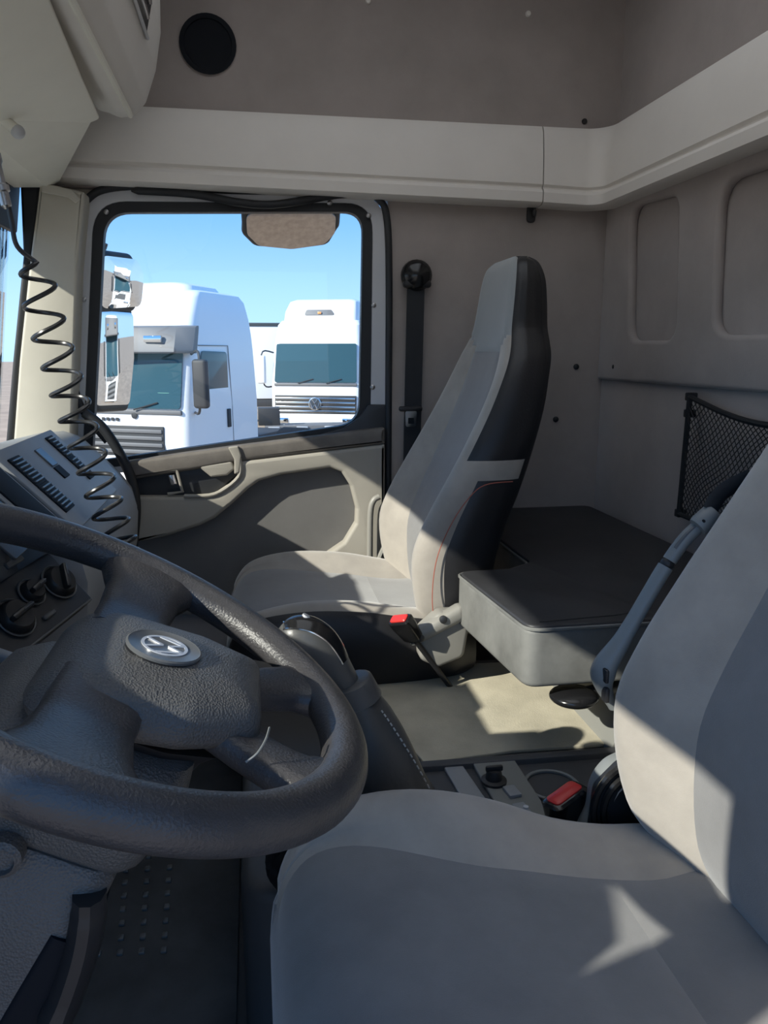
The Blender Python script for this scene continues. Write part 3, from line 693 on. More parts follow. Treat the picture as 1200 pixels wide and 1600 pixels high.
obj('knob_trim', tube([r_[0] for r_ in strip]+[strip[-1][k] for k in (1, 3, 5)], .0013, 6), 'chrome', gl)
kr = strip[13]; kc = kr[3]; kax = (kr[3]-kr[10]).normalized()
obj('knob_emblem', lathe([(.006, -.002), (.006, .001), (0, .0015)], kc, kax, 14), 'emblem_silver', gl)
c0, c1, c2 = PY(548, 1062, GY), PY(556, 1080, GY), PY(562, 1093, GY)
obj('collar', loft([gsec(c0, .026, .026), gsec(c0-Vector((0, 0, .003)), .031, .031), gsec(c2, .033, .033), gsec(c2-Vector((0, 0, .003)), .029, .029)]), 'boot_leather', gl, angle=50)
b_st = [((560, 1092), .031, .031), ((572, 1115), .036, .036), ((585, 1150), .044, .044), ((596, 1185), .052, .055), ((606, 1220), .062, .068), ((610, 1250), .072, .082), ((612, 1278), .080, .092), ((613, 1292), .082, .095)]
rg = []
for i, ((u, v), a_, b_) in enumerate(b_st):
    c = PY(u, v, GY+.01*i/7); f_ = i/7
    rg.append([c+Vector((math.cos(t)*a_*(1+.07*f_*math.sin(5*t+1.3*i)), math.sin(t)*b_*(1+.06*f_*math.cos(4*t+.9*i)), .006*math.sin(3*t+i))) for t in [2*math.pi*j/40 for j in range(40)]])
fine = []
for i in range(len(rg)-1):
    for k in range(4):
        t = k/4; p = [rg[max(i-1, 0)], rg[i], rg[i+1], rg[min(i+2, len(rg)-1)]]
        fine.append([0.5*((2*b_)+(c_-a_)*t+(2*a_-5*b_+4*c_-d_)*t*t+(3*b_-a_-3*c_+d_)*t**3) for a_, b_, c_, d_ in zip(*p)])
fine.append(rg[-1])
obj('boot', loft(fine), 'boot_leather', gl, angle=80)
# stitched seam down the rear of the boot (as rows of stitches)
for i in range(1, 24):
    p = fine[min(i, len(fine)-1)][36]; q = fine[min(i+1, len(fine)-1)][36]
    if i % 1 == 0: obj('stitch', tube([p+(q-p)*.15+Vector((.0015, -.0015, 0)), p+(q-p)*.7+Vector((.0015, -.0015, 0))], .0012, 5), 'thread_white', gl)
e0, e1_ = PY(577, 1078, GY-.01), PY(577, 1095, GY-.01)
obj('boot_fold', tube([e0, e1_], .006, 8), 'black_leather', gl)
# small bellows by the tunnel side, under the seat front
bq = PY(462, 1345, .90)
fb = empty('lever_bellows', (bq.x, .90, bq.z-.05), 'small black rubber bellows low on the tunnel side', 'bellows')
obj('bellows_cup', lathe([(.034, .02), (.040, .0), (.034, -.006), (.038, -.014), (.030, -.02), (.032, -.028), (.022, -.034), (.020, -.05), (0, -.05)], bq, (.1, 1, -.1), 24), 'gloss_black', fb)

# ================================================================== STEERING WHEEL
TH = .503; WC = Vector((-.121, .615, .769))
WN = Vector((math.sin(TH), 0, math.cos(TH))); E1 = Vector((-math.cos(TH), 0, math.sin(TH))); E2 = Vector((0, 1, 0))
def W(y, e, h=0.0): return WC + E2*y + E1*e + WN*h
sw = empty('steering_wheel', WC-WN*.08, 'black leather steering wheel with textured centre pad', 'steering wheel')
RM = .2145
N_ = 96; rg = []
for i in range(N_):
    a = 2*math.pi*i/N_; d = E2*math.cos(a)+E1*math.sin(a); c = WC + d*RM
    rg.append([c + d*(.0205*math.cos(t)) + WN*(.0185*math.sin(t)) for t in [2*math.pi*k/20 for k in range(20)]])
obj('rim', loft(rg, False, True), 'wheel_leather', sw, angle=80)
def slab(loop, hs, inset, tilt=0.0):
    """stack of scaled loops: hs list of heights, inset list of inward offsets"""
    cx = sum(p[0] for p in loop)/len(loop); cy = sum(p[1] for p in loop)/len(loop)
    rg_ = []
    for h, s in zip(hs, inset):
        rg_.append([W(cx+(p[0]-cx)*s, cy+(p[1]-cy)*s, h-tilt*(cy+(p[1]-cy)*s+.045)) for p in loop])
    return loft(rg_)
# pad: a domed rounded trapezoid
pad = rpoly([(-.090, .030), (.090, .030), (.078, -.075), (.050, -.128), (-.050, -.128), (-.078, -.075)], [.035, .035, .03, .02, .02, .03], 8)
hs = [-.030, -.026, -.018, -.006, .001, .005, .009, .0125, .0147, .016]; ss = [.92, 1.06, 1.10, 1.04, .98, .92, .78, .55, .30, .02]
obj('centre_pad', slab(pad, hs, ss, .17), 'pad_plastic', sw, angle=50)
obj('pad_underside', slab(pad, [-.10, -.085, -.05, -.035], [.45, .55, .70, .85]), 'black_plastic', sw, angle=50)
def spoke(path, wds, ths, hts, name='spoke', material='wheel_leather'):
    P = [Vector((p[0], p[1])) for p in path]; rg_ = []
    fineN = cat_pts([Vector((p[0], p[1], 0)) for p in path], 5); 
    def lerp(L, t):
        x = t*(len(L)-1); i = min(int(x), len(L)-2); return L[i]*(1-(x-i))+L[i+1]*(x-i)
    M_ = len(fineN)
    for i, p in enumerate(fineN):
        t = i/(M_-1); tg_ = (fineN[min(i+1, M_-1)]-fineN[max(i-1, 0)]).normalized(); nn = Vector((-tg_.y, tg_.x, 0))
        w_, t_, h_ = lerp(wds, t), lerp(ths, t), lerp(hts, t)
        ring = []
        for k in range(16):
            a = 2*math.pi*k/16; ca, sa = math.cos(a), math.sin(a)
            cx = math.copysign(abs(ca)**.6, ca)*w_; cy = math.copysign(abs(sa)**.6, sa)*t_
            q = p+nn*cx; ring.append(W(q.x, q.y, h_+cy))
        rg_.append(ring)
    return obj(name, loft(rg_), material, sw, angle=70)
for s in (-1, 1):
    spoke([(s*.05, -.012), (s*.11, -.010), (s*.16, -.010), (s*.212, -.010)], [.036, .034, .038, .062], [.014, .012, .014, .016], [-.014, -.016, -.010, -.001])
    spoke([(s*.026, -.078), (s*.055, -.130), (s*.078, -.165), (s*.090, -.196)], [.026, .024, .028, .045], [.014, .012, .013, .016], [-.012, -.014, -.008, -.001])
# glossy control insets on the lower spokes
for s in (1,):
    obj('spoke_inset', slab(rpoly([(s*.052, -.085), (s*.086, -.095), (s*.118, -.150), (s*.085, -.160), (s*.055, -.128)], .008), [-.022, -.008, -.004, -.003], [1, 1, .95, .85]), 'black_plastic', sw, angle=40)
def onW(u, v, h):
    d = ray(u, v); t = (WC+WN*h-CAM).dot(WN)/d.dot(WN); return CAM+d*t
obj('trim_line', tube(cat_pts([onW(421, 1137, .012), onW(415, 1156, .011), onW(402, 1177, .006), onW(384, 1191, -.002)], 4), .0009, 6), 'seat_trim', sw)
# badge: dished disc, ring, V and W strokes
LC = W(-.004, -.040, .0155); LN = (WN+E1*.17).normalized(); LE = (E1-WN*.17).normalized()
def L_(y, e, h=0.0): return LC + E2*y + LE*e + LN*h
def disc(prof, n=40): return lathe(prof, LC, LN, n, LE)
obj('badge_dish', disc([(.030, -.010), (.0305, .000), (.029, .0012), (.027, .0014), (.0255, .0002), (0, .0002)]), 'gloss_black', sw)
obj('badge_rim', lathe([(.0305, -.001), (.031, .001), (.0295, .0022), (.0285, .0016)], LC, LN, 40), 'ring_grey', sw)
def band(r0, r1, h0, h1, n=40):
    return loft([[L_(r*math.cos(t), r*math.sin(t), h) for t in [2*math.pi*k/n for k in range(n)]] for r, h in ((r0, h0), (r0, h1), (r1, h1), (r1, h0))], False, True)
lgp = obj('badge_emblem', band(.0165, .0190, .0002, .0022), 'emblem_silver', sw)
def bar(p, q, w_=.0013, h0=.0002, h1=.0023):
    p, q = Vector(p), Vector(q); d = (q-p).normalized(); n2 = Vector((-d.y, d.x))*w_
    c4 = [p+n2, q+n2, q-n2, p-n2]
    return hexa([L_(c.x, c.y, h0) for c in c4]+[L_(c.x, c.y, h1) for c in c4])
R_ = .0172
vbars = [bar((-R_*.52, R_*.86), (0, .0015)), bar((R_*.52, R_*.86), (0, .0015))]
wbars = [bar((-R_*.93, R_*.30), (-R_*.42, -R_*.88)), bar((-R_*.42, -R_*.88), (0, -.0035)), bar((0, -.0035), (R_*.42, -R_*.88)), bar((R_*.42, -R_*.88), (R_*.93, R_*.30))]
obj('letter_v', join(*vbars), 'emblem_silver', lgp); obj('letter_w', join(*wbars), 'emblem_silver', lgp)
# ---- steering column
scn = empty('steering_column', W(0, -.02, -.40), 'grey textured steering column shroud under the wheel', 'steering column')
def colsec(h, y, e0, e1c, r=.025): return [W(p[0], p[1], h) for p in rpoly([(-y, e1c), (y, e1c), (y, e0), (-y, e0)], r, 5)]
obj('hub_cover', loft([colsec(-.045, .075, -.10, .05, .04), colsec(-.07, .098, -.105, .07, .04), colsec(-.115, .100, -.095, .085, .035), colsec(-.125, .094, -.088, .080, .03)]), 'pad_plastic', scn, angle=50)
obj('upper_shroud', loft([colsec(-.122, .098, -.075, .105, .02), colsec(-.128, .103, -.080, .110, .02), colsec(-.20, .104, -.083, .115, .02), colsec(-.28, .105, -.086, .115, .02)]), 'column_plastic', scn, angle=40)
obj('lower_shroud', loft([colsec(-.285, .100, -.080, .11, .02), colsec(-.29, .104, -.084, .115, .02), colsec(-.42, .09, -.075, .11, .02), colsec(-.55, .07, -.06, .10, .02)]), 'column_plastic', scn, angle=40)
lp = [PY(u, v, .515) for u, v in ((140, 1392), (138, 1430), (128, 1480), (108, 1540), (88, 1585))]
obj('adjust_lever', tube(cat_pts(lp, 5), [.012]*4+[.013]*13+[.014]*4, 10, flat=1.5), 'black_plastic', scn)
obj('lever_recess', loft([colsec(-.175, .1065, -.0885, -.055, .006), colsec(-.265, .1065, -.0895, -.05, .006)]), 'hole_shade', scn)
kq = PY(2, 1340, .505)
obj('ignition_bezel', lathe([(.014, .01), (.014, -.003), (.010, -.006), (.009, -.002), (0, -.002)], kq, (0, 1, 0), 20), 'column_plastic', scn)
sq = PY(22, 1030, .80)
stq = [PY(55, 1055, .70), PY(30, 1045, .76), PY(-20, 1015, .80)]
obj('stalk_switch', hexa([PY(-12, 1034, .80), PY(44, 1052, .78), PY(50, 1044, .81), PY(-8, 1026, .83), PY(-12, 1016, .80), PY(46, 1036, .78), PY(51, 1028, .81), PY(-8, 1008, .83)], .005, 3), 'dash_plastic', scn)
obj('stalk_arm', tube([W(.09, .03, -.13), PY(20, 1044, .80)], .008, 8), 'black_plastic', scn)

# ================================================================== DASHBOARD
dsh = empty('dashboard', (-.45, 1.1, .1), 'blue-grey plastic dashboard with vents and heater controls', 'dashboard')
prof = [(-.67, .76), (-.60, .812), (-.47, .838), (-.415, .842), (-.385, .831), (-.345, .789), (-.30, .741), (-.272, .700), (-.262, .65), (-.268, .58), (-.30, .45), (-.38, .25), (-.50, .06), (-.67, .06)]
rg = []
for y in (.14, .40, .80, 1.175, 1.20, 1.40, 1.60, 1.75, 1.88, 1.98, 2.03):
    t = max(0, (y-1.38)/.5); tt = min(t, 1.2)
    rg.append([Vector((x-.020*tt - (.085 if y < 1.18 and .2 < z < .76 else 0) - (.02 if y > 1.95 else 0)*(1 if x > -.6 else 0), y, z-.028*tt - (.01 if y > 2.0 else 0))) for x, z in prof])
obj('dash_body', loft(rg), 'dash_plastic', dsh, angle=30)
bin_ = []
for y, d in ((.25, .07), (.28, .02), (.36, 0), (.74, 0), (.82, .02), (.86, .07)):
    bin_.append([Vector((x, y, z)) for x, z in rpoly([(-.60, .80), (-.56, .90-d), (-.42, .932-d), (-.385, .915-d), (-.41, .80)], .03, 4)])
obj('instrument_hood', loft(bin_), 'dash_plastic', dsh, angle=50)
D1 = Vector((.683, 0, -.730)); DN = Vector((.730, 0, .683)); DO = Vector((-.382, 0, .8315))
def DP(s, y, h=0.0): return DO + D1*s + DN*h + Vector((0, y, 0))
def dplate(y0, y1, s0_, s1_, t, r=.006, bev=.0015, h=0.0):
    return plate([rpoly([(y0, s0_), (y1, s0_), (y1, s1_), (y0, s1_)], r)], t, bev, O=DO+DN*h, A=(0, 1, 0), B=D1, N=DN)
obj('facia_panel', dplate(1.225, 1.585, -.02, .150, .006), 'dash_plastic', dsh)
def vents(y0, y1, s_a, s_b, n_, wells=2):
    gap = .006
    L_w = (s_b-s_a-gap*(wells-1))/wells
    for w_ in range(wells):
        a_ = s_a + w_*(L_w+gap)
        vw = obj('vent', dplate(y0-.004, y1+.004, a_-.003, a_+L_w+.003, .003, .003, .0008, .0055), 'hole_shade', dsh)
        for k in range(n_):
            s_ = a_ + L_w*(k+.5)/n_
            obj('slat', box(DP(s_, (y0+y1)/2, .0095), (.0035, (y1-y0), .004), .0008, 1, M=Matrix((D1, (0, 1, 0), DN)).transposed()), 'ring_grey', vw)
vents(1.255, 1.305, .004, .115, 7, 2)
vents(1.505, 1.545, -.005, .098, 6, 2)
obj('switch_blank', box(DP(.025, 1.41, .007), (.040, .036, .004), .001, 1, M=Matrix((D1, (0, 1, 0), DN)).transposed()), 'ring_grey', dsh)
obj('switch_socket', box(DP(.060, 1.41, .0065), (.026, .036, .004), .001, 1, M=Matrix((D1, (0, 1, 0), DN)).transposed()), 'hole_shade', dsh)
obj('radio_slot', dplate(1.13, 1.205, -.01, .135, .004, .004, .001, .002), 'hole_shade', dsh)  # flat plate, the shade in the slot painted black
obj('radio_frame', dplate(1.118, 1.217, -.016, .142, .003, .006, .001, .0), 'dash_plastic', dsh)
obj('dark_screen', dplate(.98, 1.10, -.01, .12, .004, .004, .001, .002), 'dash_dark', dsh)
# heater control panel, turned towards the driver
BR = PY(146, 936, 1.15); BL = PY(38, 1021, 1.0)
ha = (BR-BL); ha_l = ha.length; ha.normalize(); TRp = PY(121, 892, 1.172)
hb = (TRp-BR); hb = (hb-ha*hb.dot(ha)).normalized(); hn = ha.cross(hb)
if hn.dot(CAM-BR) < 0: hn = -hn
def HP(a_, b_, h=0.0): return BL + ha*a_ + hb*b_ + hn*h
hpanel = plate([rpoly([(-.12, 0), (ha_l, 0), (ha_l, .095), (-.12, .095)], .006)], .04, .003, O=BL-hn*.04, A=ha, B=hb, N=hn)
hp = obj('heater_panel', hpanel, 'dash_dark', dsh)
obj('panel_edge', tube([HP(-.12, .002, .0), HP(ha_l-.004, .002, .0)], .0016, 6), 'ring_grey', hp)
def onH(u, v):
    d = ray(u, v); t = (BL-CAM).dot(hn)/d.dot(hn); P = CAM+d*t-BL; return P.dot(ha), P.dot(hb)
for (u, v), r_, rot in (((90, 911), .024, .9), ((47, 927), .017, .1), ((22, 967), .025, .05)):
    a_, b_ = onH(u, v)
    c = HP(a_, b_, 0)
    kn = obj('control_knob', lathe([(r_+.003, .0), (r_+.003, .003), (r_, .0035), (r_*.92, .012), (r_*.80, .015), (0, .015)], c, hn, 28), 'knob_dark', hp)
    g_ = ha*math.cos(rot)+hb*math.sin(rot); g2 = hn.cross(g_)
    obj('knob_grip', box(c+hn*.019, (r_*1.7, .008, .012), .003, 2, M=Matrix((g_, g2, hn)).transposed()), 'knob_dark', kn)
    obj('pointer_line', box(c+hn*.0252+g_*r_*.4, (r_*.8, .0014, .001), 0, 1, M=Matrix((g_, g2, hn)).transposed()), 'ring_grey', kn)
    obj('knob_ring', tube([c+hn*.004+(ha*math.cos(t)+hb*math.sin(t))*(r_+.003) for t in [2*math.pi*k/28 for k in range(28)]], .0012, 5, closed=True), 'ring_grey', kn)
a_, b_ = onH(75, 962)
obj('slide_switch', box(HP(a_, b_, .003), (.024, .007, .006), .0015, 1, M=Matrix((ha, hb, hn)).transposed()), 'ring_grey', hp)
a_, b_ = onH(20, 880)
obj('button_row', box(HP(a_, b_, .003), (.035, .010, .006), .0015, 1, M=Matrix((ha, hb, hn)).transposed()), 'ring_grey', hp)
obj('passenger_bulge', loft([[Vector((x, y, z)) for x, z in rpoly([(-.45, .70-d), (-.315+d*.3, .69-d), (-.285-d*.4, .60), (-.30-d*.4, .48), (-.45, .45)], .04, 5)] for y, d in ((1.55, .01), (1.60, 0), (1.85, .01), (1.95, .03))]), 'dash_plastic', dsh, angle=50)

# ================================================================== OVERHEAD CONSOLE (front, above the windscreen)
oh = empty('overhead_console', (-.40, 1.0, 1.38), 'beige overhead storage console above the windscreen', 'overhead console')
pr = [(-.64, 1.372), (-.46, 1.378), (-.435, 1.392), (-.31, 1.458), (-.296, 1.472), (-.305, 1.50), (-.315, 1.52), (-.33, 1.98), (-.64, 1.98)]
rg = [[Vector((x, y, z)) for x, z in pr] for y in (YD, 1.80)] + [[Vector((x, 1.90, z+(.0 if z > 1.5 else .006))) for x, z in pr]]
def ohy(x, z):  # end of the console follows the ledge: further back the end comes nearer
    return 2.045
rg = [[Vector((x, y, z)) for x, z in pr] for y in (YD, 1.0, 1.72)] + [[Vector((x, 1.72+.32*max(0, min(1, (-.29-x)/.10)), z)) for x, z in pr]]
obj('front_panel', loft(rg), 'beige_plastic', oh, angle=25)
fo = Vector((-.435, 0, 1.392)); fd = (Vector((-.31, 0, 1.458))-fo).normalized(); fnn = Vector((fd.z, 0, -fd.x))
fl = []
for u, v in ((-140, -40), (62, -40), (128, 120), (157, 186), (140, 193), (25, 190), (-140, 188)):
    d_ = ray(u, v); oo = fo+fnn*.010; t_ = (oo-CAM).dot(fnn)/d_.dot(fnn); q_ = CAM+d_*t_-oo; fl.append((q_.dot(fd), q_.y))
obj('visor_flap', plate([rpoly(fl, [.0, .0, .0, .012, .012, .02, 0])], .010, .004, O=fo, A=fd, B=(0, 1, 0), N=fnn, bres=3), 'beige_plastic', oh)
bn = rpoly([(-.312, 1.502), (-.285, 1.497), (-.262, 1.488), (-.232, 1.492), (-.205, 1.520), (-.180, 1.585), (-.165, 1.66), (-.160, 1.80), (-.160, 1.98), (-.312, 1.98)], .03, 4)
rg = []
for y, s_ in ((YD, 1), (1.0, 1), (1.82, 1), (1.865, .98), (1.885, .93), (1.892, .85)):
    rg.append([Vector((-.30+(x+.30)*s_, y, 1.98+(z-1.98)*(1-(1-s_)*.35))) for x, z in bn])
bo_ = obj('storage_bin', loft(rg), 'rail_plastic', oh, angle=30)
obj('bin_lip', tube([(-.236, YD, 1.490), (-.236, 1.80, 1.490), (-.24, 1.86, 1.496)], .006, 8), 'beige_plastic', bo_)
BD = Vector((.075, 0, .25)).normalized()
rc_pts = [Vector((-.186, 1.56, 1.575)), Vector((-.186, 1.05, 1.575)), Vector((-.158, 1.05, 1.70)), Vector((-.158, 1.56, 1.70))]
obj('shelf_recess', hexa([(-.200, 1.0, 1.575), (-.174, 1.0, 1.590), (-.174, 1.66, 1.590), (-.200, 1.64, 1.575), (-.18, 1.0, 1.74), (-.150, 1.0, 1.74), (-.150, 1.72, 1.74), (-.18, 1.72, 1.74)], .002), 'dash_dark', bo_)
obj('shelf_edge', tube([(-.176, 1.0, 1.586), (-.176, 1.68, 1.586)], .0035, 8), 'painted_metal', bo_)
for k, z in enumerate((1.605, 1.63)):
    obj('metal_strip', box((-.169+.006*k, 1.45, z), (.008, .36, .009), .001), 'chrome', bo_)
obj('shelf_card', box((-.158, 1.50, 1.66), (.004, .18, .04), .001), 'painted_metal', bo_)
hg = [(-.435, 1.36), (-.30, 1.36)]
vq = PY(14, 195, 1.55)
vc = obj('visor_clip', tube([PY(0, 183, 1.55), PY(12, 192, 1.55), PY(28, 206, 1.55)], .010, 10), 'beige_plastic', oh)
obj('clip_end', sphere(PY(28, 206, 1.55), .012), 'painted_metal', vc)
obj('panel_tab', box(PY(84, 266, 2.0), (.020, .010, .012), .003), 'beige_plastic', oh)

# ================================================================== SPIRAL CORD
cordp = empty('spiral_cord', PY(205, 858, 1.29), 'black coiled radio cord hanging from the overhead console', 'cord')
ctrl = [PY(u, v, y) for u, v, y in ((48, 412, 1.27), (72, 500, 1.28), (98, 585, 1.29), (122, 660, 1.30), (148, 735, 1.305), (170, 800, 1.30), (190, 852, 1.29))]
cl = cat_pts(ctrl, 40); NT = 11.2; pts = []
for i, c in enumerate(cl):
    t = i/(len(cl)-1); a = 2*math.pi*NT*t + .4
    tgv = (cl[min(i+1, len(cl)-1)]-cl[max(i-1, 0)]).normalized()
    x = (Vector((1, 0, 0))-tgv*tgv.x).normalized(); y = tgv.cross(x)
    rad = .011+.0150*sm(0, .08, t)
    pts.append(c + x*rad*math.cos(a) + y*rad*math.sin(a))
lead = cat_pts([PY(8, 300, 1.26), PY(18, 345, 1.26), PY(27, 385, 1.26), pts[0]], 6)
tail = cat_pts([pts[-1], PY(190, 856, 1.29), PY(217, 857, 1.285)], 5)
obj('coil', tube(lead[:-1]+pts+tail[1:], .0036, 8), 'cord_rubber', cordp)
obj('plug', lathe([(.004, 0), (.0075, .004), (.0075, .022), (.010, .024), (.010, .032), (.0065, .034), (.0065, .060), (.009, .064), (.009, .075), (0, .076)], PY(11, 326, 1.26), (PY(-4, 262, 1.26)-PY(11, 326, 1.26)), 14), 'steel', cordp)
obj('plug_cable', tube([PY(0, 275, 1.26), PY(-12, 225, 1.27), PY(-14, 170, 1.30)], .005, 8), 'cord_rubber', cordp)

# ================================================================== NET POCKET ON THE REAR WALL
XN = XR-.030
np_ = empty('net_pocket', (XN, 1.4, .66), 'black mesh storage net on the rear wall behind the driver seat', 'net')
c_tl, c_bl, c_tr = PX(1078, 620, XN), PX(1072, 800, XN), PX(1192, 640, XN)
y0, y1 = c_tl.y, 1.02
zt, zb = c_tl.z, c_bl.z-.01
def top_z(y):
    t = (y0-y)/(y0-y1); return zt - .034*math.sin(math.pi*t)*1.1
def bulge(t, s): return -.018*math.sin(math.pi*t)*math.sin(math.pi*min(1, s+.15))
def NP(t, s):   # t along Y 0..1, s from bottom 0 to top 1
    y = y0 + .006*(1-s)*(1-t) + (y1-y0)*t; z = zb+(top_z(y0+(y1-y0)*t)-zb)*s
    w_ = .010*math.sin(7*t+5*s)*math.sin(math.pi*t)
    return Vector((XN+bulge(t, s), y+w_*.6, z+w_*math.sin(math.pi*s)))
obj('top_cord', tube([NP(k/24, 1) for k in range(25)], .0062, 8), 'net_cord', np_)
obj('side_cord', tube([NP(0, k/10) for k in range(11)], .0062, 8), 'net_cord', np_)
obj('bottom_cord', tube([NP(k/24, 0) for k in range(25)], .006, 8), 'net_cord', np_)
nn = []
NTT, NSS = 34, 16
for sgn in (1, -1):
    for k in range(-NSS, NTT+NSS):
        pts = []
        for j in range(NSS*2+1):
            s = j/(NSS*2); t = (k + sgn*j*.5)/NTT
            if 0 <= t <= 1: pts.append(NP(t, s)+Vector((.001*sgn, 0, 0)))
        if len(pts) > 1: nn.append(tube(pts, .0013, 4, caps=False))
obj('mesh', join(*nn), 'net_cord', np_, kind='stuff')
for p in (NP(0, 1), NP(0, .86), NP(0, 0)):
    obj('clip', box(p+Vector((.008, .008, 0)), (.022, .018, .018), .003), 'black_plastic', np_)

# ================================================================== OUTSIDE
GZ = -1.60
obj('ground', box((0, 0, GZ-.05), (400, 400, .1)), 'ground_dirt', kind='structure', label='dusty brown yard outside')
def make_truck(kind, label, group=None):
    """front towards -y, ground at z=0, width 2.5 along x"""
    r = empty('truck', (0, 0, 0), label, 'truck', group)
    hw = 1.22
    def sec(z, yf, yb, w_, rr_=.22): return [Vector((p[0], p[1], z)) for p in rpoly([(-w_, yf), (w_, yf), (w_, yb), (-w_, yb)], [rr_, rr_, .06, .06], 6)]
    if kind == 'tall':
        body = [sec(.95, .04, 2.3, hw), sec(1.2, .0, 2.3, hw), sec(1.75, .02, 2.3, hw), sec(2.62, .22, 2.3, hw-.05), sec(2.85, .30, 2.3, hw-.07), sec(3.12, .44, 2.3, hw-.11), sec(3.40, .62, 2.24, hw-.16), sec(3.50, .75, 2.15, hw-.21), sec(3.54, .9, 1.95, hw-.34)]
    else:
        body = [sec(.95, .04, 2.1, hw), sec(1.2, .0, 2.1, hw), sec(1.72, .02, 2.1, hw), sec(2.75, .20, 2.1, hw-.05), sec(2.95, .26, 2.1, hw-.07), sec(3.25, .36, 2.1, hw-.10), sec(3.36, .48, 2.02, hw-.16), sec(3.40, .62, 1.9, hw-.28)]
    obj('cab_body', loft(body), 'truck_white', r, angle=30)
    zt = 2.60 if kind == 'tall' else 2.78; zb_ = 1.74 if kind == 'tall' else 1.80
    sl_ = .23 if kind == 'tall' else .175
    def yf(z): return .02+sl_*(z-1.74)-.014
    ws = rpoly([(-hw+.13, zb_), (hw-.13, zb_), (hw-.16, zt), (-hw+.16, zt)], .06)
    slope = Vector((0, sl_, 1)).normalized()
    obj('windscreen', plate([[(p[0], (p[1]-zb_)/slope.z) for p in ws]], .02, .004, O=(0, yf(zb_)-.012, zb_), A=(1, 0, 0), B=slope, N=(0, slope.z, -slope.y)), 'truck_window', r)
    obj('cowl', box((0, .02, zb_-.055), (2*hw-.24, .06, .075), .02), 'truck_grey', r)
    for x in (-.45, .30):
        obj('wiper', tube([(x, yf(zb_)-.045, zb_-.02), (x+.40, yf(zb_+.1)-.03, zb_+.09)], .012, 5), 'truck_dark', r)
    for s in (-1, 1):
        sw_ = rpoly([(.35, 1.78), (1.28, 1.72), (1.28, 2.58), (.50, 2.60)], .08)
        dr = obj('door_window', plate([sw_], .02, .004, O=(s*(hw-.025)-.01, 0, 0), A=(0, 1, 0), B=(0, 0, 1), N=(1, 0, 0)), 'truck_window', r)
        obj('door_line', tube([(s*(hw+.002), 1.36, 1.0), (s*(hw-.002), 1.36, 1.7), (s*(hw-.04), 1.36, 2.68), (s*(hw-.045), .45, 2.68)], .008, 5), 'truck_grey', r)
        obj('door_handle', box((s*(hw+.012), 1.22, 1.52), (.03, .10, .30), .01), 'truck_dark', r)
        mr = obj('mirror_arm', tube(cat_pts([(s*(hw-.05), .25, 2.55), (s*(hw+.18), .06, 2.58), (s*(hw+.22), .0, 2.2), (s*(hw+.16), .06, 1.72), (s*(hw-.0), .2, 1.68)], 4), .02, 6), 'truck_dark', r)
        hm = obj('mirror_housing', box((s*(hw+.22), .03, 2.12), (.24, .13, .72), .05, 3), 'truck_white' if kind != 'tall' else 'truck_dark', r)
        obj('mirror_face', box((s*(hw+.22), .10, 2.12), (.19, .012, .62), .004), 'mirror_glass', hm)
        obj('wheel_front', lathe([(.50, -.14), (.52, -.10), (.52, .10), (.50, .14), (.28, .14), (.25, .06), (0, .06)], (s*(hw-.20), 1.10, .52), (s, 0, 0), 24), 'tyre', r)
        obj('wheel_rear', lathe([(.50, -.28), (.52, -.24), (.52, .24), (.50, .28), (.28, .28), (.25, .06), (0, .06)], (s*(hw-.34), 4.6, .52), (s, 0, 0), 24), 'tyre', r)
        obj('head_lamp', box((s*(hw-.30), -.045, .82), (.42, .06, .16), .03), 'mirror_glass', r)
        obj('mudguard', plate([rpoly([(.42, .55), (.42, 1.0), (1.75, 1.0), (1.75, .55), (1.6, .55), (1.45, .95), (.75, .95), (.6, .55)], .06)], .10, .01, O=(s*hw-(.05), 0, 0), A=(0, 1, 0), B=(0, 0, 1), N=(1, 0, 0)), 'truck_white', r)
    obj('bumper', loft([sec(.42, .06, .5, hw, .2), sec(.50, -.04, .5, hw+.01, .2), sec(.95, -.05, .5, hw+.01, .2), sec(1.0, .0, .5, hw, .2)]), 'truck_white', r, angle=30)
    gx = hw-.16
    for k in range(4 if kind == 'tall' else 4):
        z = (1.08 + .105*k) if kind == 'tall' else (1.06+.11*k)
        obj('grille_slat', box((0, -.012, z), (2*gx*(.72 if kind == 'tall' else 1.0), .06, .06), .012), 'truck_chrome' if kind != 'tall' else 'truck_grey', r)
    obj('grille_back', box((0, .0, 1.24), (2*gx*(.74 if kind == 'tall' else 1.02), .04, .46), .01), 'truck_dark', r)
    if kind == 'tall':
        obj('sun_peak', loft([[Vector((x, y, z)) for y, z in rpoly([(-.06-d, 2.56), (.26, 2.56), (.36, 2.98), (.06-d, 2.95)], .04, 3)] for x, d in ((-hw-.04, -.20), (-hw+.16, 0), (0, .06), (hw-.16, 0), (hw+.04, -.20))]), 'truck_grey', r, angle=40)
        for s in (-1, 1):
            obj('marker_lamp', box((s*.72, -.05, 2.77), (.30, .06, .10), .015), 'mirror_glass', r)
        obj('roof_spoiler', loft([sec(3.48, .85, 2.0, .8), sec(3.62, .95, 1.9, .72), sec(3.68, 1.1, 1.8, .5)]), 'truck_white', r, angle=40)
        # a row of dark letters along the lower nose
        for k in range(7):
            obj('letter', box((-.62+.085*k+(.08 if k > 2 else 0), -.004, 1.565), (.055, .012, .05), .004, 1), 'truck_dark', r)
        obj('nose_badge', lathe([(.05, 0), (.05, .012), (.035, .016), (0, .017)], (.28, .003, 1.63), (0, -1, 0), 16), 'truck_dark', r)
    else:
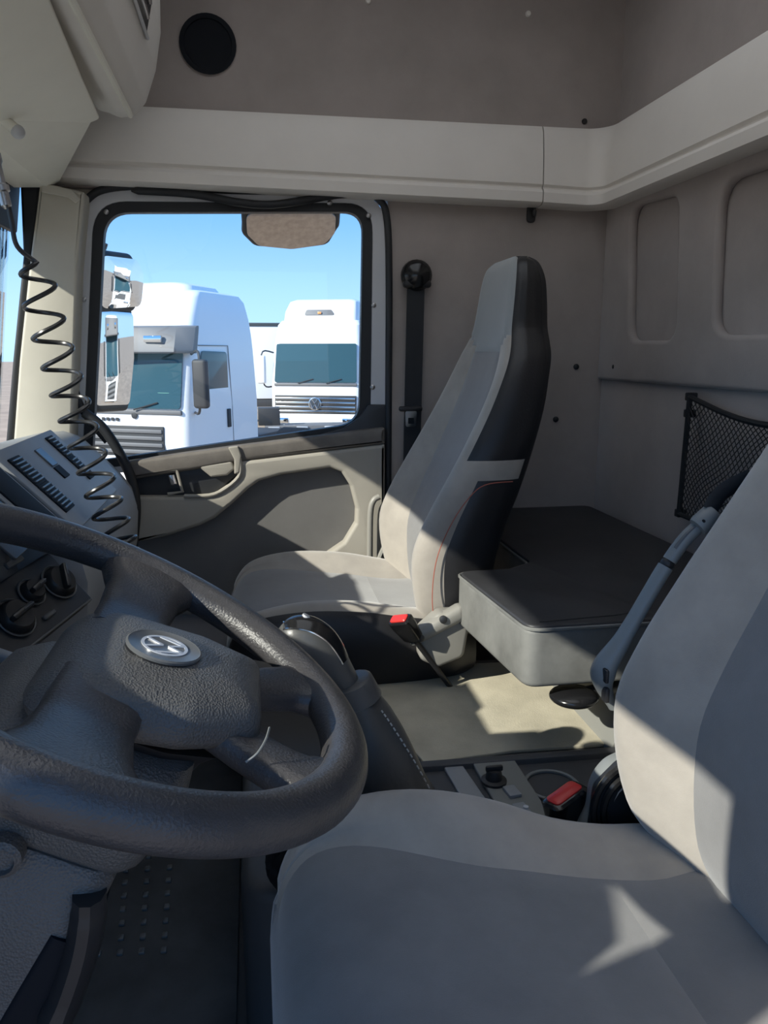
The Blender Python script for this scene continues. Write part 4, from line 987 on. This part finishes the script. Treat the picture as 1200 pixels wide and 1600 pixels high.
        obj('roof_deflector', loft([sec(3.30, .50, 2.0, hw-.22, .2), sec(3.60, .60, 2.0, hw-.24, .2), sec(3.86, .85, 1.95, hw-.30, .2), sec(3.93, 1.05, 1.85, hw-.42, .2)]), 'truck_white', r, angle=35)
        obj('deflector_vent', plate([rpoly([(-.42, 0), (.42, 0), (.30, .15), (-.36, .15)], .05)], .03, .006, O=(0, .555, 3.50), A=(1, 0, 0), B=Vector((0, .3, .95)).normalized(), N=(0, .95, -.3)), 'truck_grey', r)
        obj('vent_lamp', box((0, .545, 3.56), (.10, .02, .06), .01), 'amber', r)
        em = obj('nose_emblem', lathe([(.17, 0), (.17, .02), (.145, .026), (.14, .012), (0, .012)], (0, -.04, 1.26), (0, -1, 0), 28), 'truck_chrome', r)
        def b3(p, q):
            p, q = Vector((p[0], 0, p[1])), Vector((q[0], 0, q[1])); return tube([Vector((0, -.058, 1.26))+p, Vector((0, -.058, 1.26))+q], .014, 5)
        obj('emblem_letters', join(b3((-.075, .12), (0, .01)), b3((.075, .12), (0, .01)), b3((-.13, .04), (-.06, -.125)), b3((-.06, -.125), (0, -.02)), b3((0, -.02), (.06, -.125)), b3((.06, -.125), (.13, .04))), 'truck_chrome', em)
    obj('chassis', box((0, 3.6, .80), (.85, 3.4, .28), .03), 'truck_dark', r)
    obj('exhaust_rack', box((.0, 2.55, 1.5), (1.9, .24, 1.4), .04), 'truck_dark', r)
    return r
def place(r, x, y, deg): r.location = (x, y, GZ); r.rotation_euler = (0, 0, math.radians(deg))
tA = make_truck('tall', 'tall white truck with grey sun peak, seen at an angle through the window')
place(tA, -2.05, 12.4, -27)
obj('windscreen_sticker', box((.78, .058, 1.90), (.20, .02, .16), .004), 'sticker_green', tA)
tB = make_truck('low', 'white truck with chrome grille facing the window, right of the tall truck')
place(tB, 1.58, 20.0, -20)
# trucks parked further along the row, seen in the mirrors
row = [('white truck reflected nearest in the door mirrors', 11.0, 6.0, -62), ('white truck reflected second in the door mirrors', 17.2, 9.0, -62), ('white truck reflected third in the door mirrors', 23.4, 12.0, -62), ('white truck reflected last in the door mirrors', 29.6, 15.0, -62)]
for i, (lb, x, y, dg_) in enumerate(row):
    c = copy_tree(tB if i % 2 else tA); c['label'] = lb; c['group'] = 'trucks reflected in the mirrors'; place(c, x, y+1.8, dg_)
# trailer behind, flatbed
tr = empty('box_trailer', (1.0, 30, GZ), 'white box trailer with dark roof edge behind the chrome-grille truck', 'trailer')
obj('box_body', box((1.0, 30, GZ+2.2), (2.7, 5.0, 2.5), .02), 'truck_white', tr)
obj('roof_edge', box((1.0, 30, GZ+3.48), (2.74, 5.04, .12), .01), 'truck_dark', tr)
for k in range(16):
    obj('rib', box((-.37, 27.46, GZ+1.1+.14*k), (.05, .05, .09), .005, 1), 'truck_grey', tr)
obj('bed_frame', box((1.0, 30, GZ+.8), (2.4, 5.0, .25), .02), 'truck_dark', tr)
for s in (-.1, 1.9):
    obj('wheel', lathe([(.48, -.14), (.5, .1), (.48, .14), (.2, .14)], (s, 29.5, GZ+.5), (1, 0, 0), 20), 'tyre', tr)
fbd = empty('flatbed', (1.5, 18.3, GZ), 'low dark flatbed frame parked in front of the chrome-grille truck', 'flatbed')
obj('deck', box((1.75, 18.3, GZ+.82), (3.0, .7, .16), .01), 'truck_grey', fbd)
for x in (.45, 1.1, 1.75, 2.4):
    obj('side_marker', box((x, 17.93, GZ+.82), (.26, .03, .12), .004), 'painted_metal', fbd)
obj('deck_box', box((.35, 18.3, GZ+1.10), (.5, .5, .40), .02), 'truck_dark', fbd)
for x in (.5, 3.0):
    obj('support_leg', box((x, 18.3, GZ+.38), (.14, .14, .76), .01), 'truck_dark', fbd)

# ---- our own truck's mirrors, outside the passenger window
def mirror(name, px, Y, nrm, depth, label, matn='mirror_glass', r=.025, group=None, convex=0.0):
    """mirror whose face stands in the vertical plane through its centre with normal nrm"""
    c = PY(sum(p[0] for p in px)/len(px), sum(p[1] for p in px)/len(px), Y)
    n_ = Vector(nrm).normalized(); a = Vector((0, 0, 1)).cross(n_).normalized(); b = n_.cross(a)
    pts = []
    for u, v in px:
        d = ray(u, v); t = (c-CAM).dot(n_)/d.dot(n_); p = CAM+d*t-c; pts.append((p.dot(a), p.dot(b)))
    e = empty(name, c, label, 'mirror', group)
    lp_ = rpoly(pts, r)
    cx = sum(p[0] for p in lp_)/len(lp_); cy = sum(p[1] for p in lp_)/len(lp_)
    big = [(cx+(p[0]-cx)*1.06+math.copysign(.006, p[0]-cx), cy+(p[1]-cy)*1.06+math.copysign(.012, p[1]-cy)) for p in lp_]
    obj('housing', plate([big], depth, .012, O=c-n_*(depth+.002), A=a, B=b, N=n_), 'black_plastic', e)
    if convex:
        Rr = convex; V = []; Fc = []
        K = 8
        for k in range(K+1):
            s = k/K
            for p in lp_:
                x, y = cx+(p[0]-cx)*s, cy+(p[1]-cy)*s
                V.append(c+a*x+b*y+n_*(.004+ (.02 - ((x-cx)**2+(y-cy)**2)/(2*Rr))))
        n2 = len(lp_)
        for k in range(K):
            for j in range(n2): Fc.append((k*n2+j, k*n2+(j+1) % n2, (k+1)*n2+(j+1) % n2, (k+1)*n2+j))
        obj('mirror_glass', (V, Fc), matn, e, angle=80)
    else:
        obj('mirror_glass', plate([lp_], .006, .001, O=c, A=a, B=b, N=n_), matn, e)
    return e, c
m1, c1_ = mirror('door_mirror', [(146, 484), (206, 489), (207, 560), (200, 632), (147, 634)], 2.42, (1.02, -.50, -.03), .07, 'rectangular main door mirror outside the passenger window', r=.02)
m2, c2_ = mirror('door_mirror', [(150, 398), (205, 405), (216, 430), (212, 478), (150, 482)], 2.42, (1.02, -.50, -.10), .07, 'rounded wide-angle mirror above the main door mirror', r=.03, convex=.9)
obj('bracket', tube(cat_pts([c2_+Vector((-.10, 0, .12)), c2_+Vector((-.14, .02, 0)), c1_+Vector((-.14, .02, .05)), c1_+Vector((-.10, -.05, -.2)), Vector((-.50, 2.16, .70))], 5), .012, 8), 'black_plastic', m1)
obj('bracket', tube(cat_pts([c2_+Vector((-.03, 0, .09)), c2_+Vector((-.12, -.03, .11)), Vector((-.52, 2.16, 1.12))], 5), .012, 8), 'black_plastic', m2)
m3, c3_ = mirror('kerb_mirror', [(384, 330), (525, 330), (523, 362), (506, 380), (455, 387), (404, 382), (386, 364)], 2.30, (.05, -.55, -.80), .03, 'small kerb mirror above the passenger window with dusty brown reflection', 'kerb_mirror', r=.03)
obj('bracket', tube([c3_+Vector((0, .02, .05)), Vector((c3_.x, 2.16, 1.48))], .014, 8), 'black_plastic', m3)
